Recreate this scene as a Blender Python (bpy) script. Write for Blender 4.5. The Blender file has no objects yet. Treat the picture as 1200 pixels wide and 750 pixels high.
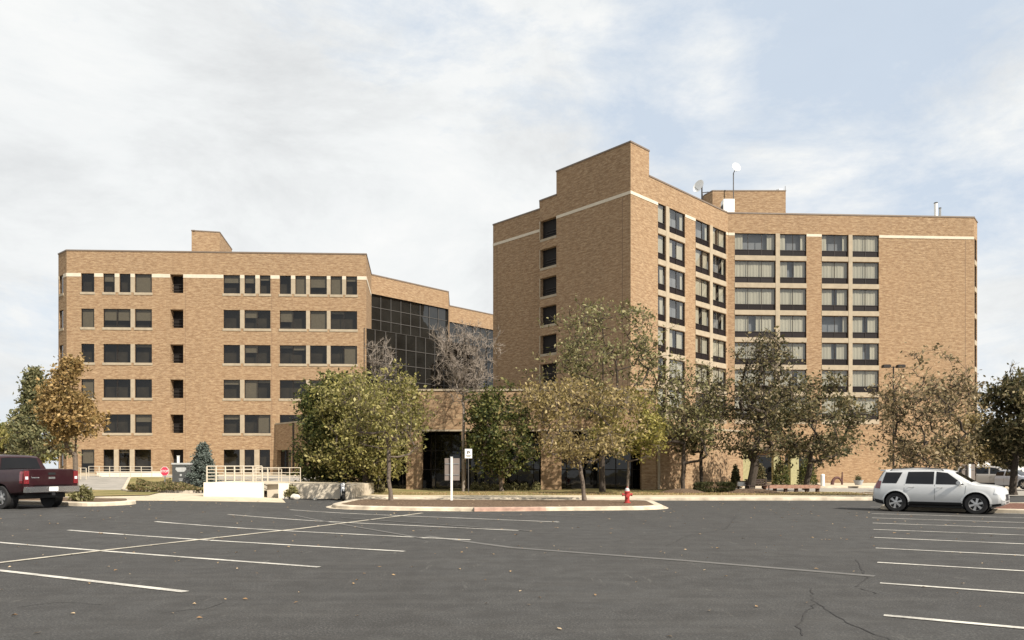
import bpy, bmesh, math, random
import numpy as np
from mathutils import Vector, Matrix
from math import radians as R, sin, cos, pi

sc = bpy.context.scene
COL = sc.collection
F, HZ, EYE = 852.0, 549.0, 1.7          # focal length in photo pixels, horizon row, eye height

# ------------------------------------------------------------------ helpers
def px(x, d):
    return (x - 600.0) / F * d
def pz(y, d):
    return (HZ - y) / F * d + EYE
def S(t):
    t = max(0.0, min(1.0, t)); return t * t * (3 - 2 * t)
def hgt(x, y):
    return 0.26 * S((-5 - x) / 12) * S((y - 13) / 14) + 0.75 * S((-11 - x) / 10) * S((y - 45) / 24)

class MB:
    """collects faces, then links them as one mesh object"""
    def __init__(s):
        s.v = []; s.f = []; s.m = []; s.uv = []; s.sm = []
    def face(s, pts, m=0, uv=None, smooth=False):
        i = len(s.v); s.v.extend([tuple(p) for p in pts]); s.f.append(tuple(range(i, i + len(pts))))
        s.m.append(m); s.uv.append(uv); s.sm.append(smooth)
    def box(s, x0, x1, y0, y1, z0, z1, m=0, rz=0.0, c=(0, 0)):
        P = [(x0, y0, z0), (x1, y0, z0), (x1, y1, z0), (x0, y1, z0), (x0, y0, z1), (x1, y0, z1), (x1, y1, z1), (x0, y1, z1)]
        if rz:
            P = [(c[0] + (p[0] - c[0]) * cos(rz) - (p[1] - c[1]) * sin(rz), c[1] + (p[0] - c[0]) * sin(rz) + (p[1] - c[1]) * cos(rz), p[2]) for p in P]
        for q in ((0, 3, 2, 1), (4, 5, 6, 7), (0, 1, 5, 4), (1, 2, 6, 5), (2, 3, 7, 6), (3, 0, 4, 7)):
            s.face([P[k] for k in q], m)
    def obox(s, o, ax, ay, az, m=0):
        o = Vector(o); ax = Vector(ax); ay = Vector(ay); az = Vector(az)
        P = [o, o + ax, o + ax + ay, o + ay]; P += [p + az for p in P]
        for q in ((0, 3, 2, 1), (4, 5, 6, 7), (0, 1, 5, 4), (1, 2, 6, 5), (2, 3, 7, 6), (3, 0, 4, 7)):
            s.face([P[k] for k in q], m)
    def tube(s, pts, rad, n=8, m=0, cap=True, smooth=True):
        pts = [Vector(p) for p in pts]
        if not hasattr(rad, '__len__'): rad = [rad] * len(pts)
        rings = []
        for i, p in enumerate(pts):
            t = (pts[min(i + 1, len(pts) - 1)] - pts[max(i - 1, 0)])
            if t.length < 1e-9: t = Vector((0, 0, 1))
            t.normalize()
            a = Vector((1, 0, 0)) if abs(t.x) < 0.8 else Vector((0, 1, 0))
            u = t.cross(a).normalized(); w = t.cross(u)
            rings.append([p + (u * cos(2 * pi * k / n) + w * sin(2 * pi * k / n)) * rad[i] for k in range(n)])
        for i in range(len(rings) - 1):
            for k in range(n):
                k2 = (k + 1) % n
                s.face([rings[i][k], rings[i][k2], rings[i + 1][k2], rings[i + 1][k]], m, None, smooth)
        if cap:
            s.face(list(reversed(rings[0])), m); s.face(rings[-1], m)
    def lathe(s, prof, c=(0, 0, 0), n=20, m=0, axis='z', smooth=True):
        def pt(r, h, a):
            if axis == 'z': return (c[0] + r * cos(a), c[1] + r * sin(a), c[2] + h)
            if axis == 'y': return (c[0] + r * cos(a), c[1] + h, c[2] + r * sin(a))
            return (c[0] + h, c[1] + r * cos(a), c[2] + r * sin(a))
        for i in range(len(prof) - 1):
            for k in range(n):
                a, b = 2 * pi * k / n, 2 * pi * (k + 1) / n
                q = [pt(*prof[i], a), pt(*prof[i], b), pt(*prof[i + 1], b), pt(*prof[i + 1], a)]
                if prof[i][0] < 1e-6: q = q[1:]
                elif prof[i + 1][0] < 1e-6: q = q[:3]
                s.face(q, m, None, smooth)
    def build(s, name, mats, parent=None, merge=False, fixn=False):
        me = bpy.data.meshes.new(name)
        me.from_pydata(s.v, [], s.f)
        if any(u is not None for u in s.uv):
            l = me.uv_layers.new(name='UVMap'); k = 0
            for f, u in zip(s.f, s.uv):
                for j in range(len(f)):
                    if u is not None: l.data[k].uv = u[j]
                    k += 1
        for mm in (mats if isinstance(mats, (list, tuple)) else [mats]): me.materials.append(mm)
        me.polygons.foreach_set('material_index', s.m)
        me.polygons.foreach_set('use_smooth', s.sm)
        if merge or fixn:
            bm = bmesh.new(); bm.from_mesh(me)
            bmesh.ops.remove_doubles(bm, verts=bm.verts, dist=1e-4)
            if fixn: bmesh.ops.recalc_face_normals(bm, faces=bm.faces)
            bm.to_mesh(me); bm.free()
        me.update()
        o = bpy.data.objects.new(name, me); COL.objects.link(o)
        if parent: o.parent = parent
        return o

def tag(o, label=None, cat=None, group=None, kind=None):
    if label: o['label'] = label
    if cat: o['category'] = cat
    if group: o['group'] = group
    if kind: o['kind'] = kind
    return o
def empty(name, loc=(0, 0, 0), rz=0.0, label=None, cat=None, group=None):
    o = bpy.data.objects.new(name, None); COL.objects.link(o)
    o.location = loc; o.rotation_euler = (0, 0, rz); o.empty_display_size = 0.3
    return tag(o, label, cat, group)
def copy_tree(o, parent=None):
    c = o.copy(); COL.objects.link(c)
    if parent: c.parent = parent
    for ch in [k for k in COL.objects if k.parent == o]: copy_tree(ch, c)
    return c

# ------------------------------------------------------------------ materials
def newmat(name):
    m = bpy.data.materials.new(name); m.use_nodes = True
    nt = m.node_tree
    return m, nt, nt.nodes['Principled BSDF']
def N(nt, t, **k):
    n = nt.nodes.new(t)
    for a, b in k.items():
        if a.startswith('i_'):
            key = a[2:]; key = int(key) if key.isdigit() else key.replace('_', ' ')
            n.inputs[key].default_value = b
        else: setattr(n, a, b)
    return n
def mixc(nt, fac, a, b, mode='MIX'):
    n = nt.nodes.new('ShaderNodeMix'); n.data_type = 'RGBA'; n.blend_type = mode
    for sock, val in ((n.inputs[0], fac), (n.inputs[6], a), (n.inputs[7], b)):
        if isinstance(val, bpy.types.NodeSocket): nt.links.new(val, sock)
        elif sock == n.inputs[0]: sock.default_value = val
        else: sock.default_value = (*val, 1) if len(val) == 3 else val
    return n.outputs[2]
def ramp(nt, src, stops):
    n = nt.nodes.new('ShaderNodeValToRGB'); el = n.color_ramp.elements
    while len(el) < len(stops): el.new(0.5)
    for e, (p, c) in zip(el, stops):
        e.position = p; e.color = (*c, 1) if hasattr(c, '__len__') else (c, c, c, 1)
    nt.links.new(src, n.inputs[0]); return n.outputs[0]
def noise(nt, vec, scale, detail=4, rough=0.55, dist=0.0):
    n = N(nt, 'ShaderNodeTexNoise'); n.inputs['Scale'].default_value = scale; n.inputs['Detail'].default_value = detail
    n.inputs['Roughness'].default_value = rough; n.inputs['Distortion'].default_value = dist
    if vec is not None: nt.links.new(vec, n.inputs['Vector'])
    return n.outputs['Fac']
def mapv(nt, src, scale=(1, 1, 1), loc=(0, 0, 0)):
    n = N(nt, 'ShaderNodeMapping'); n.inputs['Scale'].default_value = scale; n.inputs['Location'].default_value = loc
    nt.links.new(src, n.inputs['Vector']); return n.outputs[0]
def plain(name, col, rough=0.6, metal=0.0, var=0.12, scale=6.0, spec=0.4, coat=0.0):
    m, nt, b = newmat(name)
    tc = N(nt, 'ShaderNodeTexCoord')
    nz = noise(nt, tc.outputs['Object'], scale, 5)
    lo = tuple(c * (1 - var) for c in col); hi = tuple(min(1, c * (1 + var)) for c in col)
    nt.links.new(ramp(nt, nz, [(0.3, lo), (0.7, hi)]), b.inputs['Base Color'])
    b.inputs['Roughness'].default_value = rough; b.inputs['Metallic'].default_value = metal
    b.inputs['Specular IOR Level'].default_value = spec
    if coat: b.inputs['Coat Weight'].default_value = coat; b.inputs['Coat Roughness'].default_value = 0.06
    return m

def brick_mat(name, c1, c2, mortar):
    m, nt, b = newmat(name)
    uv = N(nt, 'ShaderNodeUVMap'); uv.uv_map = 'UVMap'
    br = N(nt, 'ShaderNodeTexBrick')
    br.inputs['Scale'].default_value = 1.0; br.inputs['Brick Width'].default_value = 0.30; br.inputs['Row Height'].default_value = 0.10
    br.inputs['Mortar Size'].default_value = 0.009; br.inputs['Mortar Smooth'].default_value = 0.3; br.inputs['Bias'].default_value = 0.0
    br.inputs['Color1'].default_value = (*c1, 1); br.inputs['Color2'].default_value = (*c2, 1); br.inputs['Mortar'].default_value = (*mortar, 1)
    nt.links.new(uv.outputs[0], br.inputs['Vector'])
    c = br.outputs['Color']
    # brick runs of differing firing, streaked along the courses
    s1 = noise(nt, mapv(nt, uv.outputs[0], (1.5, 6.0, 1)), 1.0, 6, 0.8)
    c = mixc(nt, ramp(nt, s1, [(0.42, 0.0), (0.58, 0.85)]), c, (c2[0] * 0.66, c2[1] * 0.60, c2[2] * 0.58))
    s2 = noise(nt, mapv(nt, uv.outputs[0], (2.6, 8.5, 1), (7, 3, 0)), 1.0, 5, 0.8)
    c = mixc(nt, ramp(nt, s2, [(0.52, 0.0), (0.68, 0.6)]), c, (min(1, c1[0] * 1.22), c1[1] * 1.17, c1[2] * 1.05))
    s3 = noise(nt, mapv(nt, uv.outputs[0], (0.11, 0.13, 1)), 1.0, 4, 0.6)
    c = mixc(nt, ramp(nt, s3, [(0.35, 0.0), (0.7, 0.28)]), c, (c1[0] * 0.86, c1[1] * 0.78, c1[2] * 0.72))
    # vertical damp streaks
    s4 = noise(nt, mapv(nt, uv.outputs[0], (1.7, 0.09, 1), (2, 9, 0)), 1.0, 4, 0.6)
    c = mixc(nt, ramp(nt, s4, [(0.5, 0.0), (0.74, 0.42)]), c, (c1[0] * 0.62, c1[1] * 0.6, c1[2] * 0.6))
    nt.links.new(c, b.inputs['Base Color'])
    bp = N(nt, 'ShaderNodeBump'); bp.inputs['Strength'].default_value = 0.5; bp.inputs['Distance'].default_value = 0.012
    nt.links.new(br.outputs['Fac'], bp.inputs['Height']); bp.invert = True
    nt.links.new(bp.outputs[0], b.inputs['Normal'])
    b.inputs['Roughness'].default_value = 0.9; b.inputs['Specular IOR Level'].default_value = 0.2
    return m

M = {}
M['brick'] = brick_mat('buff_brick', (0.405, 0.287, 0.174), (0.285, 0.187, 0.110), (0.36, 0.28, 0.195))
M['precast'] = plain('precast_concrete', (0.345, 0.285, 0.205), 0.85, var=0.12, scale=2)
M['band'] = plain('limestone_band', (0.57, 0.50, 0.395), 0.8, var=0.08, scale=2)
M['coping'] = plain('coping_metal', (0.17, 0.13, 0.10), 0.5, var=0.1)
M['joint'] = plain('joint_sealant', (0.17, 0.11, 0.07), 0.8)
M['roofing'] = plain('roof_gravel', (0.30, 0.28, 0.25), 0.95, var=0.2, scale=3)
M['frame'] = plain('bronze_frame', (0.024, 0.018, 0.015), 0.5, spec=0.3)
M['framegrey'] = plain('dull_mullion', (0.10, 0.092, 0.085), 0.4, metal=0.3)
M['spandrel'] = plain('bronze_panel', (0.012, 0.008, 0.008), 0.5, spec=0.2)
M['void'] = plain('dark_interior', (0.007, 0.005, 0.004), 0.8)  # shade of unlit depths put into a near-black colour
M['white'] = plain('white_paint', (0.78, 0.77, 0.74), 0.5, var=0.06)
M['concrete'] = plain('pale_concrete', (0.55, 0.48, 0.38), 0.9, var=0.18, scale=1.2)
M['wallwhite'] = plain('painted_concrete_wall', (0.78, 0.70, 0.58), 0.85, var=0.1, scale=1.0)
M['kerb'] = plain('kerb_concrete', (0.48, 0.41, 0.315), 0.9, var=0.35, scale=1.6)
M['kerbred'] = plain('faded_red_kerb', (0.38, 0.245, 0.19), 0.85, var=0.3, scale=3)
M['rail'] = plain('cream_railing', (0.50, 0.44, 0.35), 0.5, var=0.08)
M['steel'] = plain('galvanised_steel', (0.33, 0.33, 0.32), 0.4, metal=0.7)
M['black'] = plain('black_plastic', (0.015, 0.015, 0.016), 0.5)
M['rubber'] = plain('tyre_rubber', (0.022, 0.021, 0.021), 0.85)
M['alloy'] = plain('alloy_wheel', (0.55, 0.54, 0.53), 0.3, metal=0.75)
M['chrome'] = plain('chrome', (0.7, 0.7, 0.7), 0.12, metal=1.0, var=0.02)
M['redlens'] = plain('red_lens', (0.16, 0.008, 0.012), 0.15, spec=0.6, coat=1.0)
M['clearlens'] = plain('clear_lens', (0.62, 0.63, 0.64), 0.12, spec=0.7, coat=1.0)
M['hydrant'] = plain('red_hydrant_paint', (0.36, 0.04, 0.035), 0.45, var=0.2)
M['stopred'] = plain('sign_red', (0.60, 0.05, 0.09), 0.5, var=0.05)
M['signback'] = plain('sign_back_taupe', (0.19, 0.155, 0.135), 0.6, var=0.06)
M['monument'] = plain('slate_grey_panel', (0.068, 0.070, 0.068), 0.55, var=0.15)
M['palegrey'] = plain('pale_grey_print', (0.42, 0.42, 0.41), 0.6)
M['timber'] = plain('reddish_timber', (0.31, 0.175, 0.125), 0.8, var=0.3, scale=9)
M['darktimber'] = plain('dark_brown_timber', (0.055, 0.035, 0.028), 0.75, var=0.3)
M['rust'] = plain('rusted_steel', (0.10, 0.045, 0.038), 0.7, var=0.3)
M['rock'] = plain('pale_stone', (0.52, 0.48, 0.41), 0.9, var=0.25, scale=5)
M['olivewall'] = plain('olive_painted_column', (0.34, 0.315, 0.17), 0.8, var=0.15)
M['bark'] = plain('grey_brown_bark', (0.125, 0.098, 0.076), 0.95, var=0.35, scale=14)
M['barkdark'] = plain('dark_bark', (0.055, 0.042, 0.032), 0.95, var=0.35, scale=14)
M['barkmid'] = plain('ash_grey_bark', (0.235, 0.195, 0.16), 0.95, var=0.25, scale=10)
M['barkpale'] = plain('pale_grey_bark', (0.27, 0.24, 0.20), 0.95, var=0.3, scale=14)

def glass_opaque(name, col, ior=1.9, rough=0.03, wav=0.02):
    m, nt, b = newmat(name)
    tc = N(nt, 'ShaderNodeTexCoord')
    nz = noise(nt, tc.outputs['Object'], 0.5, 4)
    nt.links.new(ramp(nt, nz, [(0.3, tuple(c * .6 for c in col)), (0.7, tuple(c * 1.4 for c in col))]), b.inputs['Base Color'])
    b.inputs['Roughness'].default_value = rough; b.inputs['IOR'].default_value = ior
    bp = N(nt, 'ShaderNodeBump'); bp.inputs['Strength'].default_value = wav; bp.inputs['Distance'].default_value = 0.3
    nt.links.new(noise(nt, tc.outputs['Object'], 0.9, 2), bp.inputs['Height']); nt.links.new(bp.outputs[0], b.inputs['Normal'])
    return m

M['curtainglass'] = glass_opaque('curtain_wall_glass', (0.012, 0.012, 0.011), 1.75, 0.02, 0.01)
M['darkglass'] = glass_opaque('dark_lobby_glass', (0.008, 0.008, 0.008), 1.5)
M['carglass'] = glass_opaque('car_glass', (0.006, 0.006, 0.007), 1.42)
def window_glass(nm='clear_window_glass', tint=(0.80, 0.80, 0.76), base=0.10):
    m, nt, b = newmat(nm)
    nt.nodes.remove(b)
    out = nt.nodes['Material Output']
    lw = N(nt, 'ShaderNodeLayerWeight'); lw.inputs['Blend'].default_value = 0.5
    pw_ = N(nt, 'ShaderNodeMath', operation='POWER'); nt.links.new(lw.outputs['Facing'], pw_.inputs[0]); pw_.inputs[1].default_value = 3.0
    fr = N(nt, 'ShaderNodeMath', operation='MULTIPLY_ADD'); nt.links.new(pw_.outputs[0], fr.inputs[0]); fr.inputs[1].default_value = 0.85; fr.inputs[2].default_value = base
    tr = N(nt, 'ShaderNodeBsdfTransparent'); tr.inputs[0].default_value = (*tint, 1)
    gl = N(nt, 'ShaderNodeBsdfGlossy'); gl.inputs['Roughness'].default_value = 0.02
    mx = N(nt, 'ShaderNodeMixShader')
    nt.links.new(fr.outputs[0], mx.inputs[0]); nt.links.new(tr.outputs[0], mx.inputs[1]); nt.links.new(gl.outputs[0], mx.inputs[2])
    nt.links.new(mx.outputs[0], out.inputs['Surface'])
    return m
M['glass'] = window_glass()
M['officeglass'] = window_glass('tinted_office_glass', (0.48, 0.46, 0.41), 0.045)
M['room'] = plain('dim_office_room', (0.085, 0.075, 0.062), 0.9, var=0.5, scale=0.7)
M['blind'] = plain('office_blind', (0.36, 0.33, 0.28), 0.8, var=0.1)
def curtain_mat(name, col, dark):
    m, nt, b = newmat(name)
    tc = N(nt, 'ShaderNodeTexCoord')
    oi = N(nt, 'ShaderNodeObjectInfo')
    nz = noise(nt, mapv(nt, tc.outputs['Object'], (5, 5, 0.3)), 1.0, 3)
    c = ramp(nt, nz, [(0.3, tuple(k * 0.86 for k in col)), (0.7, col)])
    c = mixc(nt, ramp(nt, oi.outputs['Random'], [(0.0, 0.0), (1.0, 0.35)]), c, dark)
    nt.links.new(c, b.inputs['Base Color']); b.inputs['Roughness'].default_value = 0.9
    return m
M['curtain'] = curtain_mat('cream_curtain', (0.50, 0.47, 0.40), (0.33, 0.32, 0.285))
M['sheer'] = plain('grey_room_behind', (0.21, 0.22, 0.25), 0.9, var=0.15, scale=1.5)

def car_paint(name, col, metal=0.3, rough=0.32):
    m, nt, b = newmat(name)
    tc = N(nt, 'ShaderNodeTexCoord')
    dirt = noise(nt, tc.outputs['Object'], 2.2, 6, 0.65)
    sx = N(nt, 'ShaderNodeSeparateXYZ'); nt.links.new(tc.outputs['Object'], sx.inputs[0])
    c = mixc(nt, ramp(nt, dirt, [(0.45, 0.0), (0.8, 0.06)]), col, (0.25, 0.21, 0.17))
    nt.links.new(c, b.inputs['Base Color']); b.inputs['Metallic'].default_value = metal; b.inputs['Roughness'].default_value = rough
    b.inputs['Coat Weight'].default_value = 0.3; b.inputs['Coat Roughness'].default_value = 0.06; b.inputs['Specular IOR Level'].default_value = 0.3
    return m
M['paintwhite'] = car_paint('silver_white_paint', (0.56, 0.56, 0.55), 0.25)
M['paintmaroon'] = car_paint('maroon_paint', (0.020, 0.002, 0.004), 0.0, 0.35)
M['painttan'] = car_paint('pewter_paint', (0.36, 0.33, 0.30), 0.4)
M['paintgrey'] = car_paint('silver_blue_paint', (0.42, 0.43, 0.46), 0.4)
M['paintblack'] = car_paint('black_paint', (0.02, 0.02, 0.022), 0.2)

def asphalt_mat():
    m, nt, b = newmat('worn_asphalt')
    g = N(nt, 'ShaderNodeNewGeometry'); P = g.outputs['Position']
    f = noise(nt, P, 38.0, 4, 0.7)
    c = ramp(nt, f, [(0.30, (0.022, 0.021, 0.020)), (0.5, (0.047, 0.046, 0.045)), (0.70, (0.15, 0.14, 0.127))])
    big = noise(nt, P, 0.14, 6, 0.62)
    c = mixc(nt, ramp(nt, big, [(0.38, 0.0), (0.62, 0.55)]), c, (0.066, 0.065, 0.063))
    # tyre-polished lanes running with the aisle
    st = noise(nt, mapv(nt, P, (0.55, 0.06, 1)), 1.0, 5, 0.6)
    c = mixc(nt, ramp(nt, st, [(0.5, 0.0), (0.72, 0.45)]), c, (0.040, 0.038, 0.036))
    mid = noise(nt, P, 2.3, 6, 0.7)
    c = mixc(nt, ramp(nt, mid, [(0.40, 0.5), (0.58, 0.0)]), c, (0.036, 0.034, 0.032))
    st2 = noise(nt, mapv(nt, P, (0.25, 2.4, 1), (4, 4, 0)), 1.0, 6, 0.65)
    c = mixc(nt, ramp(nt, st2, [(0.48, 0.0), (0.7, 0.2)]), c, (0.115, 0.109, 0.10))
    sc2 = noise(nt, mapv(nt, P, (3.2, 0.5, 1), (1, 7, 0)), 1.0, 8, 0.8)
    c = mixc(nt, ramp(nt, sc2, [(0.60, 0.0), (0.68, 0.5)]), c, (0.155, 0.147, 0.133))
    # oil spots
    vo = N(nt, 'ShaderNodeTexVoronoi'); vo.inputs['Scale'].default_value = 0.55; nt.links.new(P, vo.inputs['Vector'])
    c = mixc(nt, ramp(nt, vo.outputs['Distance'], [(0.0, 0.45), (0.14, 0.0)]), c, (0.028, 0.027, 0.027))
    nt.links.new(c, b.inputs['Base Color'])
    b.inputs['Roughness'].default_value = 0.9; b.inputs['Specular IOR Level'].default_value = 0.22
    bp = N(nt, 'ShaderNodeBump'); bp.inputs['Strength'].default_value = 0.6; bp.inputs['Distance'].default_value = 0.012
    nt.links.new(noise(nt, P, 55, 5, 0.7), bp.inputs['Height']); nt.links.new(bp.outputs[0], b.inputs['Normal'])
    return m
M['asphalt'] = asphalt_mat()
def worn_paint(name, col, keep):
    m, nt, b = newmat(name)
    g = N(nt, 'ShaderNodeNewGeometry'); P = g.outputs['Position']
    n1 = noise(nt, P, 14, 7, 0.75); n2 = noise(nt, P, 0.9, 3)
    mt = N(nt, 'ShaderNodeMath', operation='ADD'); nt.links.new(n1, mt.inputs[0]); nt.links.new(n2, mt.inputs[1])
    k = ramp(nt, mt.outputs[0], [(keep - 0.12, 1.0), (keep + 0.14, 0.0)])
    mt2 = N(nt, 'ShaderNodeMath', operation='MULTIPLY'); mt2.inputs[1].default_value = 0.5
    c = mixc(nt, k, (0.09, 0.086, 0.08), col)
    nt.links.new(c, b.inputs['Base Color']); b.inputs['Roughness'].default_value = 0.8
    # half sum so the ramp sees 0..1
    nt.links.new(mt.outputs[0], mt2.inputs[0])
    for l in list(nt.links):
        if l.from_node == mt and l.to_node.type == 'VALTORGB': nt.links.remove(l)
    rp = [n for n in nt.nodes if n.type == 'VALTORGB'][-1]
    nt.links.new(mt2.outputs[0], rp.inputs[0])
    return m
M['stripe'] = worn_paint('white_line_paint', (0.56, 0.53, 0.47), 0.545)
M['stripefaint'] = worn_paint('faded_line_paint', (0.120, 0.114, 0.104), 0.50)
M['cream_line'] = worn_paint('cream_line_paint', (0.50, 0.45, 0.36), 0.56)
M['crack'] = plain('crack_tar', (0.030, 0.028, 0.027), 0.9)
def ground_mat(name, stops, scale, detail=6, stops2=None, sc2=0.3, bump=0.03):
    m, nt, b = newmat(name)
    g = N(nt, 'ShaderNodeNewGeometry'); P = g.outputs['Position']
    c = ramp(nt, noise(nt, P, scale, detail, 0.7), stops)
    if stops2: c = mixc(nt, ramp(nt, noise(nt, P, sc2, 4), [(0.4, 0.0), (0.62, 0.8)]), c, ramp(nt, noise(nt, P, scale * 1.3, detail, 0.7), stops2))
    nt.links.new(c, b.inputs['Base Color']); b.inputs['Roughness'].default_value = 0.95; b.inputs['Specular IOR Level'].default_value = 0.1
    bp = N(nt, 'ShaderNodeBump'); bp.inputs['Strength'].default_value = 0.8; bp.inputs['Distance'].default_value = bump
    nt.links.new(noise(nt, P, scale * 1.7, 4), bp.inputs['Height']); nt.links.new(bp.outputs[0], b.inputs['Normal'])
    return m
M['lawn'] = ground_mat('dry_lawn', [(0.3, (0.15, 0.115, 0.045)), (0.5, (0.26, 0.205, 0.095)), (0.72, (0.36, 0.29, 0.15))], 6, 6,
                       [(0.3, (0.09, 0.095, 0.032)), (0.7, (0.20, 0.18, 0.07))], 0.35)
M['mulch'] = ground_mat('bark_mulch', [(0.3, (0.05, 0.036, 0.026)), (0.5, (0.12, 0.083, 0.056)), (0.75, (0.26, 0.19, 0.13))], 9)
M['redmulch'] = ground_mat('red_brick_bed', [(0.3, (0.06, 0.028, 0.022)), (0.5, (0.14, 0.070, 0.052)), (0.75, (0.28, 0.18, 0.13))], 8)
M['field'] = ground_mat('far_field', [(0.3, (0.10, 0.085, 0.04)), (0.7, (0.19, 0.16, 0.08))], 0.3)
M['walk'] = ground_mat('pale_walkway', [(0.3, (0.40, 0.34, 0.25)), (0.7, (0.56, 0.48, 0.36))], 1.5, 6, None, 0.3, 0.005)
M['apron'] = ground_mat('grey_concrete_drive', [(0.3, (0.23, 0.215, 0.19)), (0.7, (0.36, 0.33, 0.29))], 0.8, 6, None, 0.3, 0.005)

def leaf_mat(name, cols, trans=0.35):
    m, nt, b = newmat(name)
    g = N(nt, 'ShaderNodeNewGeometry')
    n = len(cols)
    c = ramp(nt, g.outputs['Random Per Island'], [((i + 0.5) / n, k) for i, k in enumerate(cols)])
    big = noise(nt, g.outputs['Position'], 0.8, 3)
    c = mixc(nt, ramp(nt, big, [(0.4, 0.0), (0.62, 0.35)]), c, cols[0])
    nt.links.new(c, b.inputs['Base Color']); b.inputs['Roughness'].default_value = 0.6; b.inputs['Specular IOR Level'].default_value = 0.25
    out = nt.nodes['Material Output']
    tl = N(nt, 'ShaderNodeBsdfTranslucent'); nt.links.new(c, tl.inputs[0])
    mx = N(nt, 'ShaderNodeMixShader'); mx.inputs[0].default_value = trans
    nt.links.new(b.outputs[0], mx.inputs[1]); nt.links.new(tl.outputs[0], mx.inputs[2]); nt.links.new(mx.outputs[0], out.inputs['Surface'])
    return m
LF = {
 'gold': leaf_mat('gold_leaves', [(0.155, 0.11, 0.04), (0.26, 0.175, 0.065), (0.38, 0.245, 0.095), (0.48, 0.33, 0.15)]),
 'conifer': leaf_mat('olive_conifer_leaves', [(0.10, 0.105, 0.05), (0.18, 0.175, 0.08), (0.29, 0.26, 0.13)]),
 'olive': leaf_mat('olive_leaves', [(0.105, 0.105, 0.028), (0.20, 0.18, 0.05), (0.31, 0.27, 0.085), (0.42, 0.37, 0.16)]),
 'green': leaf_mat('deep_green_leaves', [(0.035, 0.048, 0.014), (0.07, 0.085, 0.022), (0.14, 0.145, 0.04), (0.25, 0.23, 0.08)]),
 'pinkolive': leaf_mat('brown_olive_leaves', [(0.15, 0.115, 0.042), (0.26, 0.20, 0.07), (0.38, 0.29, 0.12), (0.46, 0.36, 0.18)]),
 'yellowgreen': leaf_mat('yellow_green_leaves', [(0.13, 0.125, 0.028), (0.25, 0.22, 0.05), (0.38, 0.32, 0.10)]),
 'sage': leaf_mat('sage_leaves', [(0.09, 0.092, 0.035), (0.17, 0.16, 0.06), (0.28, 0.25, 0.11), (0.40, 0.36, 0.19)]),
 'dark': leaf_mat('dark_brown_green_leaves', [(0.045, 0.048, 0.021), (0.095, 0.088, 0.036), (0.18, 0.15, 0.066), (0.36, 0.29, 0.16)]),
 'brown': leaf_mat('brown_leaves', [(0.12, 0.098, 0.05), (0.22, 0.175, 0.085), (0.34, 0.265, 0.14), (0.46, 0.36, 0.22)]),
 'blue': leaf_mat('blue_spruce_needles', [(0.07, 0.088, 0.072), (0.12, 0.145, 0.125), (0.20, 0.22, 0.195)], 0.15),
 'hedge': leaf_mat('hedge_leaves', [(0.045, 0.052, 0.02), (0.085, 0.085, 0.033), (0.13, 0.12, 0.055)]),
 'cover': leaf_mat('ground_cover_leaves', [(0.08, 0.08, 0.03), (0.15, 0.14, 0.05), (0.26, 0.225, 0.10), (0.30, 0.21, 0.12)]),
 'fallen': leaf_mat('fallen_leaf', [(0.22, 0.13, 0.06), (0.36, 0.24, 0.12), (0.50, 0.38, 0.24)], 0.1),
}

# ------------------------------------------------------------------ camera, world, sun
cam = bpy.data.cameras.new('camera'); co = bpy.data.objects.new('camera', cam); COL.objects.link(co)
co.location = (0, 0, EYE); co.rotation_euler = (R(90), 0, 0)
cam.sensor_width = 36; cam.lens = F / 1200 * 36; cam.shift_y = (HZ - 375) / 1200; cam.clip_end = 4000
sc.camera = co
SUN_AZ, SUN_EL = R(45), R(41)             # to the right of straight behind the camera
sd = Vector((sin(SUN_AZ) * cos(SUN_EL), -cos(SUN_AZ) * cos(SUN_EL), sin(SUN_EL)))
sun = bpy.data.lights.new('sun', 'SUN'); sun.energy = 4.8; sun.angle = R(0.6); sun.color = (1.0, 0.93, 0.82)
so = bpy.data.objects.new('sun', sun); COL.objects.link(so); so.rotation_euler = (-sd).to_track_quat('-Z', 'Y').to_euler(); so.location = (30, -40, 60)

w = bpy.data.worlds.new('World'); sc.world = w; w.use_nodes = True
nt = w.node_tree; bg = nt.nodes['Background']; bg.inputs['Strength'].default_value = 0.10
sky = N(nt, 'ShaderNodeTexSky', sky_type='NISHITA', sun_disc=False); sky.sun_elevation = SUN_EL; sky.sun_rotation = math.atan2(sd.x, sd.y)
sky.air_density = 1.0; sky.dust_density = 0.6
tc = N(nt, 'ShaderNodeTexCoord'); D = tc.outputs['Generated']
def skyblob(x, y, rad, soft=0.6):
    v = Vector(((x - 600) / F, 1, (HZ - y) / F)).normalized()
    d = N(nt, 'ShaderNodeVectorMath', operation='DISTANCE'); nt.links.new(D, d.inputs[0]); d.inputs[1].default_value = v
    r = N(nt, 'ShaderNodeMapRange'); r.interpolation_type = 'SMOOTHSTEP'
    r.inputs['From Min'].default_value = 0; r.inputs['From Max'].default_value = rad / F; r.inputs['To Min'].default_value = 1; r.inputs['To Max'].default_value = 0
    nt.links.new(d.outputs['Value'], r.inputs['Value']); return r.outputs[0]
def addm(a, b, k):
    m = N(nt, 'ShaderNodeMath', operation='MULTIPLY_ADD'); nt.links.new(b, m.inputs[0]); m.inputs[1].default_value = k
    if isinstance(a, float): m.inputs[2].default_value = a
    else: nt.links.new(a, m.inputs[2])
    return m.outputs[0]
cd = mapv(nt, D, (1.0, 1.0, 2.6))
n1 = noise(nt, cd, 3.4, 12, 0.66, 0.25)
cov = addm(-0.30, n1, 2.4)
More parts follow.
